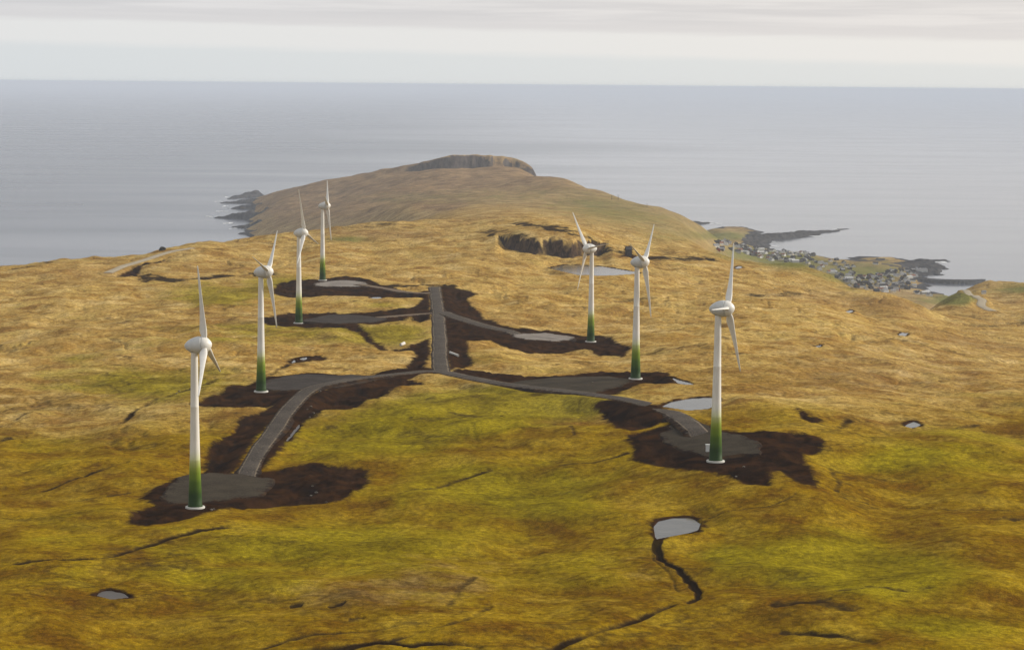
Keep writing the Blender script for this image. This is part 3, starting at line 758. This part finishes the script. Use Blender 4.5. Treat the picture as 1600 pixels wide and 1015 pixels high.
r = ramp.color_ramp; r.elements[0].position = 0; r.elements[0].color = (*els[0][1], 1); r.elements[1].position = 1; r.elements[1].color = (.75, .72, .66, 1)
for z, cc in els[1:]:
    e = r.elements.new(z / 45); e.color = (*cc, 1)
t.link(t.math('DIVIDE', tz.outputs[2], 45.0), ramp.inputs[0])
t.link(t.mixc(1.0, ramp.outputs[0], t.mixc(t.ss(t.noise(t.scaled(t.n['Texture Coordinate'].outputs['Object'], .9, .9, .12), 1.0, 4), .35, .7), (.9, .9, .89), (1, 1, 1)), 'MULTIPLY'), tb.inputs['Base Color'])

def lathe(profile, axis='z', n=32):
    vs, fs = [], []
    for q, rr in profile:
        for k in range(n):
            a = 2 * math.pi * k / n
            if axis == 'z': vs.append((rr * math.cos(a), rr * math.sin(a), q))
            else: vs.append((q, rr * math.cos(a), rr * math.sin(a)))
    for i in range(len(profile) - 1):
        for k in range(n):
            a, b = i * n + k, i * n + (k + 1) % n
            fs.append((a, b, b + n, a + n) if axis == 'z' else (a, a + n, b + n, b)[::-1])
    fs.append(tuple(range(n))[::-1]); fs.append(tuple(range((len(profile) - 1) * n, len(profile) * n)))
    return vs, fs
HUB = 45.0
me_found = mesh_from('foundation', *lathe([(-.9, 2.7), (.08, 2.7), (.16, 2.62), (.18, 2.1)]), conc_m)
me_tower = mesh_from('tower', *lathe([(.0, 2.08), (.45, 2.07), (.5, 1.95), (3, 1.85), (6, 1.72), (9, 1.60), (13, 1.45), (13.05, 1.46), (13.2, 1.46), (13.25, 1.44), (19, 1.30), (25, 1.19), (27.9, 1.14), (27.95, 1.155), (28.1, 1.155), (28.15, 1.13), (34, 1.05), (42.6, .93), (43.2, 1.0), (43.4, 1.0)]), tow_m, True)
nac = [(-2.75, .05), (-2.68, .35), (-2.5, .68), (-2.1, 1.12), (-1.5, 1.58), (-.7, 1.98), (.2, 2.28), (1.1, 2.42), (1.9, 2.44), (2.15, 2.40), (2.16, 2.2)]
me_nac = mesh_from('nacelle', *lathe(nac, 'x'), grey_m, True)
hubp = [(2.22, 2.1), (2.24, 2.37), (2.6, 2.34), (3.2, 2.16), (3.8, 1.80), (4.3, 1.32), (4.7, .75), (4.85, .35), (4.88, .04)]
me_hub = mesh_from('hub', *lathe(hubp, 'x'), white_m, True)
yv, yf = lathe([(43.2, 1.15), (43.3, 1.35), (43.75, 1.35), (43.8, 1.2)])
me_yaw = mesh_from('yaw_ring', yv, yf, paint('yaw_ring_grey', (.2, .2, .2)), True)
def blade_mesh():
    vs, fs = [], []; n = 16
    st = [(1.2, 1.1, 1.0, 80), (2.1, 1.3, 1.0, 80), (2.9, 1.9, .9, 79), (4.0, 2.2, .66, 78), (5.5, 1.95, .48, 76), (8, 1.5, .36, 74), (11, 1.15, .28, 72), (14, .9, .22, 71), (17, .7, .18, 70), (19.5, .54, .14, 70), (21.2, .38, .10, 70), (22.0, .2, .06, 70)]
    for rr, ch, th, tw in st:
        a = R(tw)
        for k in range(n):
            q = 2 * math.pi * k / n
            cx_ = math.cos(q) * ch / 2; cy_ = math.sin(q) * th / 2 * (1 + .45 * math.cos(q)) if ch > th * 1.3 else math.sin(q) * th / 2
            cx_ -= (ch - .95) * .22 if ch > 1 else 0
            # chord turned from the rotor plane (Y) towards the axis (X)
            x = cx_ * math.sin(a) + cy_ * math.cos(a); y = -cx_ * math.cos(a) + cy_ * math.sin(a)
            vs.append((x, y, rr))
    for i in range(len(st) - 1):
        for k in range(n):
            a_, b_ = i * n + k, i * n + (k + 1) % n
            fs.append((a_, b_, b_ + n, a_ + n))
    fs.append(tuple(range(n))[::-1]); fs.append(tuple(range((len(st) - 1) * n, len(st) * n)))
    return mesh_from('blade', vs, fs, white_m, True)
me_blade = blade_mesh()
TILT = R(5)
def turbine(px, py, k, phi, label, flip=False, TILT=R(5)):
    x, y, z = hit(px, py)
    z = float(ground_z(x, y))
    psi = math.atan2(x, y)
    yaw = (math.pi - psi + math.asin(k)) if flip else (-psi - math.asin(k))
    root = bpy.data.objects.new('wind_turbine', None); COL.objects.link(root)
    root.location = (x, y, z + .3); root.rotation_euler = (0, 0, yaw)
    tag(root, label, 'wind turbine', 'wind turbines on the moor')
    obj('foundation', me_found, root); obj('tower', me_tower, root); obj('yaw_ring', me_yaw, root)
    for nm, me in (('nacelle', me_nac), ('hub', me_hub)):
        o = obj(nm, me, root); o.location = (0, 0, HUB); o.rotation_euler = (0, -TILT, 0)
    for j in range(3):
        o = obj('blade', me_blade, root)
        o.location = Vector((0, 0, HUB)) + Matrix.Rotation(-TILT, 3, 'Y') @ Vector((3.15, 0, 0))
        o.rotation_euler = (-R(phi + 120 * j), -TILT, 0)
    return root
GRP = 'wind turbines on the moor'
turbine(305, 793, .17, -3, 'tall white turbine nearest the left edge, on the brown pad where the road ends')
turbine(408, 612, .27, 49, 'turbine on the grey pad where the left road bends, one blade hanging down')
turbine(467, 505, .30, -11, 'turbine with one blade upright, second farthest on the left of the road')
turbine(504, 438, .06, 48, 'smallest and farthest white turbine, behind a pale gravel oval')
turbine(923, 534, .50, -40, 'turbine whose rotor faces left, beside the pale pad right of the straight road', True, R(1))
turbine(993, 592, .26, 52, 'turbine with two blades raised in a V, on the wide dark pad')
turbine(1118, 721, .22, 34, 'large white turbine on the right, standing in a spread of black peat')

# ---------------------------------------------------------------- small things
def plain(name, ca, cb, rough=.85, scale=.5):
    m, n, b = mat(name, rough, .2)
    n.link(n.mixc(n.ss(n.noise(n.pos(), scale, 4, .6), .35, .68), ca, cb), b.inputs['Base Color']); return m
def box_vf(x0, x1, y0, y1, z0, z1, vs, fs):
    b = len(vs)
    vs += [(x0, y0, z0), (x1, y0, z0), (x1, y1, z0), (x0, y1, z0), (x0, y0, z1), (x1, y0, z1), (x1, y1, z1), (x0, y1, z1)]
    fs += [(b, b + 3, b + 2, b + 1), (b + 4, b + 5, b + 6, b + 7), (b, b + 1, b + 5, b + 4), (b + 1, b + 2, b + 6, b + 5), (b + 2, b + 3, b + 7, b + 6), (b + 3, b, b + 4, b + 7)]
def house_meshes(L, W, e, rdg, wm, rm, chim=True):
    l, w = L / 2, W / 2
    vs = [(-l, -w, -2), (l, -w, -2), (l, w, -2), (-l, w, -2), (-l, -w, e), (l, -w, e), (l, w, e), (-l, w, e), (-l, 0, rdg), (l, 0, rdg)]
    fs = [(0, 1, 5, 4), (2, 3, 7, 6), (1, 2, 6, 9, 5), (3, 0, 4, 8, 7)]
    wall = mesh_from('wall', vs, fs, wm)
    o = .35; sl = (rdg - e) / w; ze = e - sl * o
    v = []; f = []
    for s_ in (-1, 1):
        b = len(v)
        v += [(-l - o, s_ * (w + o), ze + .03), (l + o, s_ * (w + o), ze + .03), (l + o, 0, rdg + .03), (-l - o, 0, rdg + .03),
              (-l - o, s_ * (w + o), ze + .25), (l + o, s_ * (w + o), ze + .25), (l + o, 0, rdg + .28), (-l - o, 0, rdg + .28)]
        f += [(b + 4, b + 5, b + 6, b + 7), (b, b + 3, b + 2, b + 1), (b, b + 1, b + 5, b + 4), (b + 1, b + 2, b + 6, b + 5), (b + 3, b, b + 4, b + 7)]
    roof = mesh_from('roof', v, f, rm)
    ch = None
    if chim:
        cv, cf = [], []; box_vf(l * .4, l * .4 + .9, -.5, .5, rdg - .4, rdg + 1.1, cv, cf); ch = mesh_from('chimney', cv, cf, wm)
    return wall, roof, ch, None
walls_m = {'white': plain('white_render', (.60, .60, .58), (.72, .72, .70)), 'dark': plain('dark_boards', (.05, .048, .05), (.08, .075, .075)), 'grey': plain('grey_render', (.34, .34, .35), (.42, .42, .42)), 'red': plain('red_boards', (.22, .06, .045), (.28, .08, .06)), 'cream': plain('cream_render', (.58, .52, .40), (.66, .60, .48))}
roofs_m = {'black': plain('black_roof', (.035, .035, .04), (.06, .06, .065)), 'grey': plain('grey_roof', (.20, .20, .21), (.28, .28, .29)), 'pale': plain('pale_roof', (.45, .45, .45), (.55, .55, .54)), 'rust': plain('rust_roof', (.20, .09, .06), (.26, .12, .08))}
KINDS_H = [('white', 'black', 11, 7.5, 3.4, 6.2), ('white', 'grey', 12, 8, 3.6, 6.4), ('dark', 'black', 10, 7.5, 3.2, 6.0), ('grey', 'black', 11, 8, 3.6, 6.5), ('red', 'black', 10, 7, 3.0, 5.6), ('white', 'rust', 10, 7, 3.2, 5.8), ('grey', 'pale', 17, 9, 4.5, 6.6), ('cream', 'grey', 10, 7, 3.2, 6.0), ('white', 'pale', 13, 8, 4.2, 6.4), ('dark', 'grey', 9, 7, 3.0, 5.4)]
protos = [house_meshes(*k[2:], walls_m[k[0]], roofs_m[k[1]], k[0] != 'grey') for k in KINDS_H]
RN = {'black': 'black', 'grey': 'grey', 'pale': 'pale', 'rust': 'rusty'}
WN = {'white': 'white', 'dark': 'dark', 'grey': 'grey', 'red': 'red', 'cream': 'cream'}
def house(x, y, z, rz, ki, label, group, cat='house', name='house'):
    root = bpy.data.objects.new(name, None); COL.objects.link(root); root.location = (x, y, z); root.rotation_euler = (0, 0, rz); root.scale = (.74, .74, .74)
    tag(root, label, cat, group)
    w_, r_, c_, g_ = protos[ki]
    obj('wall', w_, root); rf = obj('roof', r_, root)
    if c_: obj('chimney', c_, rf)
    return root
placed = []
def cluster(poly, count, where, group, weights, rz0, zmin=2.0):
    P = np.array(poly, float); x0, y0 = P.min(0); x1, y1 = P.max(0); tries = 0; n = 0
    while n < count and tries < 4000:
        tries += 1
        px, py = random.uniform(x0, x1), random.uniform(y0, y1)
        if poly_sd(P, np.array([px]), np.array([py]))[0] < 0: continue
        x, y, z = hit(px, py)
        if y < 2600: continue
        z = float(ground_z(x, y))
        if z < zmin: continue
        if any((x - a) ** 2 + (y - b) ** 2 < 10.5 ** 2 for a, b in placed): continue
        placed.append((x, y)); n += 1
        ki = random.choices(range(len(KINDS_H)), weights)[0]
        w_, r_ = KINDS_H[ki][:2]
        house(x, y, z - .2, rz0 + random.choice((0, math.pi / 2)) + random.uniform(-.3, .3), ki, f'{WN[w_]} house with {RN[r_]} roof {where}', group)
cluster([(1113, 380), (1135, 376), (1165, 384), (1180, 392), (1160, 395), (1120, 392)], 26, 'among the houses at the foot of the green slope', 'houses at the foot of the green slope', (3, 3, 4, 3, 1, 1, 1, 1, 1, 3), .3)
cluster([(1165, 385), (1200, 390), (1240, 392), (1275, 394), (1272, 402), (1240, 414), (1215, 410), (1180, 402), (1160, 395)], 64, 'in the village along the far bay', 'houses along the far bay', (2, 2, 7, 4, 1, 2, 1, 1, 1, 5), .5)
cluster([(1292, 430), (1310, 427), (1345, 432), (1395, 424), (1415, 430), (1432, 440), (1428, 452), (1400, 458), (1345, 456), (1310, 447)], 84, 'in the village above the harbour', 'houses above the harbour', (4, 4, 6, 4, 2, 2, 1, 2, 2, 5), .2)
cluster([(1240, 400), (1285, 398), (1320, 412), (1350, 424), (1330, 432), (1290, 426), (1255, 416)], 22, 'on the slope between the two shores', 'houses between the two shores', (2, 3, 6, 4, 1, 2, 1, 1, 1, 4), .4)
cluster([(1385, 424), (1440, 420), (1455, 424), (1430, 432), (1415, 436)], 16, 'on the rocky point beside the breakwater', 'houses on the rocky point', (3, 3, 6, 4, 1, 1, 1, 0, 1, 4), .2)
cluster([(1430, 455), (1460, 456), (1462, 464), (1435, 463)], 5, 'on the near shore of the harbour', 'houses on the near harbour shore', (3, 3, 4, 2, 0, 1, 1, 0, 1, 2), .2)
for px, py, ki, lab in ((1237, 408, 8, 'large white house standing out below the far bay village'), (1303, 427, 8, 'tall white house alone on the green slope above the harbour'), (1368, 413, 0, 'lone white house on the grassy point beyond the harbour')):
    x, y, z = hit(px, py); house(x, y, float(ground_z(x, y)) - .2, random.uniform(-.3, .3), ki, lab, 'scattered white houses')

# breakwater of rubble with a flat crest
bw_m = plain('breakwater_rubble', (.04, .042, .046), (.085, .085, .09), .9, .25)
A = np.array(at_height(1424, 437.5, 1.0)); Bp = np.array(at_height(1540, 440.5, 1.0))
vs, fs = [], []; n = 46
D = (Bp - A); Ld = np.linalg.norm(D[:2]); nx, ny = -D[1] / Ld, D[0] / Ld
for i in range(n + 1):
    s_ = i / n; cxy = A + D * s_; bend = -26 * math.sin(s_ * 3.0)
    for o, zz in ((-13, -3), (-9, 1.2), (-4, 4.4), (4, 4.6), (5.5, 5.6), (7, 5.4), (11, 1.5), (16, -3)):
        j = .9 if zz < 4 else .25
        vs.append((cxy[0] + nx * (o + bend) + random.uniform(-j, j), cxy[1] + ny * (o + bend) + random.uniform(-j, j), zz + random.uniform(-j, j) * .6))
for i in range(n):
    for k in range(7): fs.append((i * 8 + k, (i + 1) * 8 + k, (i + 1) * 8 + k + 1, i * 8 + k + 1))
fs.append(tuple(range(8))); fs.append(tuple(range(n * 8, n * 8 + 8))[::-1])
tag(obj('breakwater', mesh_from('breakwater', vs, fs, bw_m)), 'long dark rubble breakwater closing off the harbour', 'breakwater')

# switch cabinet beside the large right turbine
cm = paint('cabinet_paint', (.74, .74, .72))
x, y, z = hit(1108, 706); z = float(ground_z(x, y))
root = bpy.data.objects.new('switch_cabinet', None); COL.objects.link(root); root.location = (x, y, z + .2)
tag(root, 'small white cabinet close behind the foot of the large right turbine', 'cabinet')
vs, fs = [], []; box_vf(-1, 1, -.7, .7, 0, 2.0, vs, fs); obj('body', mesh_from('body', vs, fs, cm), root)
vs, fs = [], []; box_vf(-1.15, 1.15, -.85, .85, 2.0, 2.18, vs, fs); obj('lid', mesh_from('lid', vs, fs, grey_m), root)

# dark hut by the quarry and one on the left skyline
def hut(px, py, L, W, e, r_, label, wk='dark', rk='black'):
    x, y, z = hit(px, py); z = float(ground_z(x, y))
    root = bpy.data.objects.new('hut', None); COL.objects.link(root); root.location = (x, y, z - .1); root.rotation_euler = (0, 0, .3)
    tag(root, label, 'hut')
    w_, rf, _, _ = house_meshes(L, W, e, r_, walls_m[wk], roofs_m[rk], False)
    obj('wall', w_, root); obj('roof', rf, root)
hut(982, 399, 4.0, 3.6, 4.6, 6.4, 'tall narrow dark hut at the right end of the quarry')
hut(1537, 459, 3.6, 2.6, 2.2, 3.2, 'tiny white hut beside the winding pale road', 'white', 'grey')

# poles on the right-hand skyline of the headland
wood = plain('pole_wood', (.05, .04, .035), (.09, .075, .06))
def pole(px, py, h, label):
    x, y, z = hit(px, py); z = float(ground_z(x, y))
    root = bpy.data.objects.new('utility_pole', None); COL.objects.link(root); root.location = (x, y, z - .5)
    tag(root, label, 'pole', 'poles on the hillside skyline')
    obj('post', mesh_from('post', *lathe([(0, .35), (h, .25)], 'z', 10), wood), root)
    vs, fs = [], []; box_vf(-1.3, 1.3, -.15, .15, h - 1.0, h - .7, vs, fs); obj('crossarm', mesh_from('crossarm', vs, fs, wood), root)
pole(956, 312, 7, 'left of the two dark poles close together on the hillside skyline')
pole(966, 312, 8, 'right of the two dark poles close together on the hillside skyline')
pole(1011, 324, 6, 'lone dark pole farther down the hillside skyline')

# culvert pipes that drain the peat beside the straight road
pipe_m = paint('pipe_pale', (.66, .63, .58), .7)
def pipe(p0, p1, r_, label):
    a = Vector(hit(*p0)); b = Vector(hit(*p1))
    for q in (a, b): q.z = float(ground_z(q.x, q.y)) + r_
    d = b - a; vs, fs = lathe([(0, r_), (d.length, r_), (d.length, r_ * .8), (0, r_ * .8)], 'z', 16)
    me = mesh_from('drain_pipe', vs, fs[:-2], pipe_m, True)
    o = obj('drain_pipe', me); o.location = a; o.rotation_mode = 'QUATERNION'; o.rotation_quaternion = d.to_track_quat('Z', 'Y')
    tag(o, label, 'pipe', 'drain pipes in the peat')
pipe((703, 552), (716, 557), .5, 'pale drain pipe lying in black peat right of the straight road')
pipe((626, 541), (632, 538), .7, 'short pale drain pipe in the brown ditch left of the straight road')

# stones thrown up with the peat
st_m = plain('pale_stone', (.09, .075, .06), (.19, .165, .14), .9, 1.2)
def stone_mesh(k):
    bm = bmesh.new(); bmesh.ops.create_icosphere(bm, subdivisions=2, radius=1.0)
    rr = random.Random(k)
    off = Vector((rr.uniform(0, 50), rr.uniform(0, 50), 0))
    for v in bm.verts:
        q = np.array([v.co.x * 1.3 + v.co.z + off.x]), np.array([v.co.y * 1.3 - v.co.z + off.y])
        v.co *= 1 + .35 * float(gnoise(*q)[0]); v.co.z *= .65
    me = bpy.data.meshes.new('boulder'); bm.to_mesh(me); bm.free(); me.materials.append(st_m); return me
stones = [stone_mesh(k) for k in range(5)]
x, y, z = hit(254, 391); z = float(ground_z(x, y))
dk = stone_mesh(9); dk.materials.clear(); dk.materials.append(plain('dark_rock', (.02, .02, .016), (.05, .048, .036), .95, .8))
o = obj('rock', dk); o.location = (x, y, z + .6); o.scale = (2.4, 2.0, 3.0)
tag(o, 'dark rounded rock on the left skyline above the pale track', 'rock')
for px, py, s_, where in ((500, 612, .9, 'in the bend of the left road'), (486, 636, .8, 'by the left road'), (480, 640, .6, 'by the left road'), (490, 646, .7, 'by the left road'), (484, 652, .6, 'by the left road'), (494, 770, .7, 'on the black peat right of the left pad'), (486, 775, .6, 'on the black peat right of the left pad'), (488, 760, .6, 'on the black peat right of the left pad'), (510, 785, .6, 'on the black peat right of the left pad'), (330, 797, .7, 'in front of the near left turbine'), (334, 796, .6, 'in front of the near left turbine'), (1150, 745, .6, 'on the peat before the right turbine'), (1162, 730, .7, 'on the peat before the right turbine'), (1076, 680, .7, 'on the right pad'), (280, 612, .8, 'in the stony gully on the left'), (276, 615, .6, 'in the stony gully on the left'), (925, 598, .8, 'on the wide dark pad')):
    x, y, z = hit(px, py); z = float(ground_z(x, y))
    o = obj('boulder', random.choice(stones)); o.location = (x, y, z + .1 + s_ * .2); s_ *= .62; o.scale = (s_ * random.uniform(.8, 1.4), s_, s_ * random.uniform(.7, 1)); o.rotation_euler = (0, 0, random.uniform(0, 6))
    tag(o, 'small pale stone ' + where, 'stone', 'stones scattered over the peat')

# ---------------------------------------------------------------- air
hm = bpy.data.materials.new('haze'); hm.use_nodes = True
hn = hm.node_tree; hn.nodes.clear()
pv = hn.nodes.new('ShaderNodeVolumePrincipled'); ho = hn.nodes.new('ShaderNodeOutputMaterial')
pv.inputs['Color'].default_value = (.75, .82, .94, 1); pv.inputs['Density'].default_value = 4.2e-5; pv.inputs['Anisotropy'].default_value = 0.0
hn.links.new(pv.outputs[0], ho.inputs['Volume'])
vs, fs = [], []; box_vf(-126000, 126000, -126000, 126000, float(H.min()) - 1.0, 306.0, vs, fs)
tag(obj('haze', mesh_from('haze', vs, fs, hm)), kind='stuff')

# ---------------------------------------------------------------- sky and sun
SUN_AZ, SUN_EL = R(74), R(23)
w = bpy.data.worlds.new('World'); scene.world = w; w.use_nodes = True
wn = NT_(w); bg = wn.n['Background']; out = wn.n['World Output']
sky = wn.new('ShaderNodeTexSky', sky_type='NISHITA', sun_disc=False, sun_elevation=SUN_EL, sun_rotation=SUN_AZ, altitude=300, air_density=1.2, dust_density=3.0)
wn.link(sky.outputs[0], bg.inputs[0]); bg.inputs[1].default_value = .08
tc = wn.new('ShaderNodeTexCoord').outputs['Generated']
sp = wn.new('ShaderNodeSeparateXYZ'); wn.link(tc, sp.inputs[0])
hyp = wn.math('SQRT', wn.math('ADD', wn.math('MULTIPLY', sp.outputs[0], sp.outputs[0]), wn.math('MULTIPLY', sp.outputs[1], sp.outputs[1])))
el = wn.math('MULTIPLY', wn.math('DIVIDE', sp.outputs[2], wn.math('MAXIMUM', hyp, .02)), 57.3)       # about degrees above the horizontal
az = wn.math('MULTIPLY', sp.outputs[0], 57.3)
wisp = wn.noise(wn.scaled(tc, 9, 9, 260), 1.0, 5, .6, .3)
fineW = wn.noise(wn.scaled(tc, 30, 30, 700), 1.0, 4, .6, .2)
els_ = wn.math('ADD', el, wn.math('ADD', wn.math('MULTIPLY', az, .0145), wn.math('MULTIPLY', wn.math('SUBTRACT', fineW, .5), .16)))
base = wn.mixc(wn.ss(els_, .62, .86), (.665, .685, .69), (.735, .73, .72))
base = wn.mixc(wn.math('MULTIPLY', wn.ss(els_, 1.24, 1.44), .9), base, (.64, .625, .63))
upper = wn.mixc(wn.ss(wisp, .36, .68), (.605, .595, .605), (.70, .685, .685))
base = wn.mixc(wn.ss(els_, 1.40, 1.75), base, upper)
big = wn.noise(wn.scaled(tc, 2.2, 2.2, 6), 1.0, 5, .6, .5)
over = wn.mixc(wn.ss(big, .3, .7), (.40, .41, .43), (.68, .67, .65))
base = wn.mixc(wn.ss(el, 3, 12), base, over)
sunny = wn.ss(wn.math('ADD', az, wn.math('MULTIPLY', fineW, 2.0)), -14, 16)
base = wn.mixc(1.0, base, wn.mixc(sunny, (.97, .985, 1.0), (1.06, 1.04, 1.01)), 'MULTIPLY')
bg2 = wn.new('ShaderNodeBackground'); wn.link(base, bg2.inputs[0]); bg2.inputs[1].default_value = 1.0
mx = wn.new('ShaderNodeMixShader'); mx.inputs[0].default_value = .88
wn.link(bg.outputs[0], mx.inputs[1]); wn.link(bg2.outputs[0], mx.inputs[2]); wn.link(mx.outputs[0], out.inputs[0])

sun = bpy.data.lights.new('sun', 'SUN'); sun.energy = 3.4; sun.angle = R(6); sun.color = (1.0, .93, .82)
so = bpy.data.objects.new('sun', sun); COL.objects.link(so)
sd_ = Vector((math.sin(SUN_AZ) * math.cos(SUN_EL), math.cos(SUN_AZ) * math.cos(SUN_EL), math.sin(SUN_EL)))
so.rotation_euler = sd_.to_track_quat('Z', 'Y').to_euler(); so.location = (300, 300, 900)

# ---------------------------------------------------------------- camera and render
cam = bpy.data.cameras.new('camera'); cam.sensor_width = 36; cam.sensor_fit = 'HORIZONTAL'; cam.lens = 36 * F / 1600
cam.clip_start = 1; cam.clip_end = 400000
co_ = bpy.data.objects.new('camera', cam); COL.objects.link(co_)
co_.matrix_world = Matrix(((rt[0], up[0], -fw[0], 0), (rt[1], up[1], -fw[1], 0), (rt[2], up[2], -fw[2], CAMZ), (0, 0, 0, 1)))
scene.camera = co_
scene.render.engine = 'CYCLES'
cy = scene.cycles; cy.use_denoising = True; cy.max_bounces = 5; cy.diffuse_bounces = 2; cy.glossy_bounces = 2; cy.volume_bounces = 1
vs_ = scene.view_settings; vs_.view_transform = 'Standard'; vs_.look = 'None'; vs_.exposure = 0.26; vs_.gamma = 1.0; vs_.use_curve_mapping = False
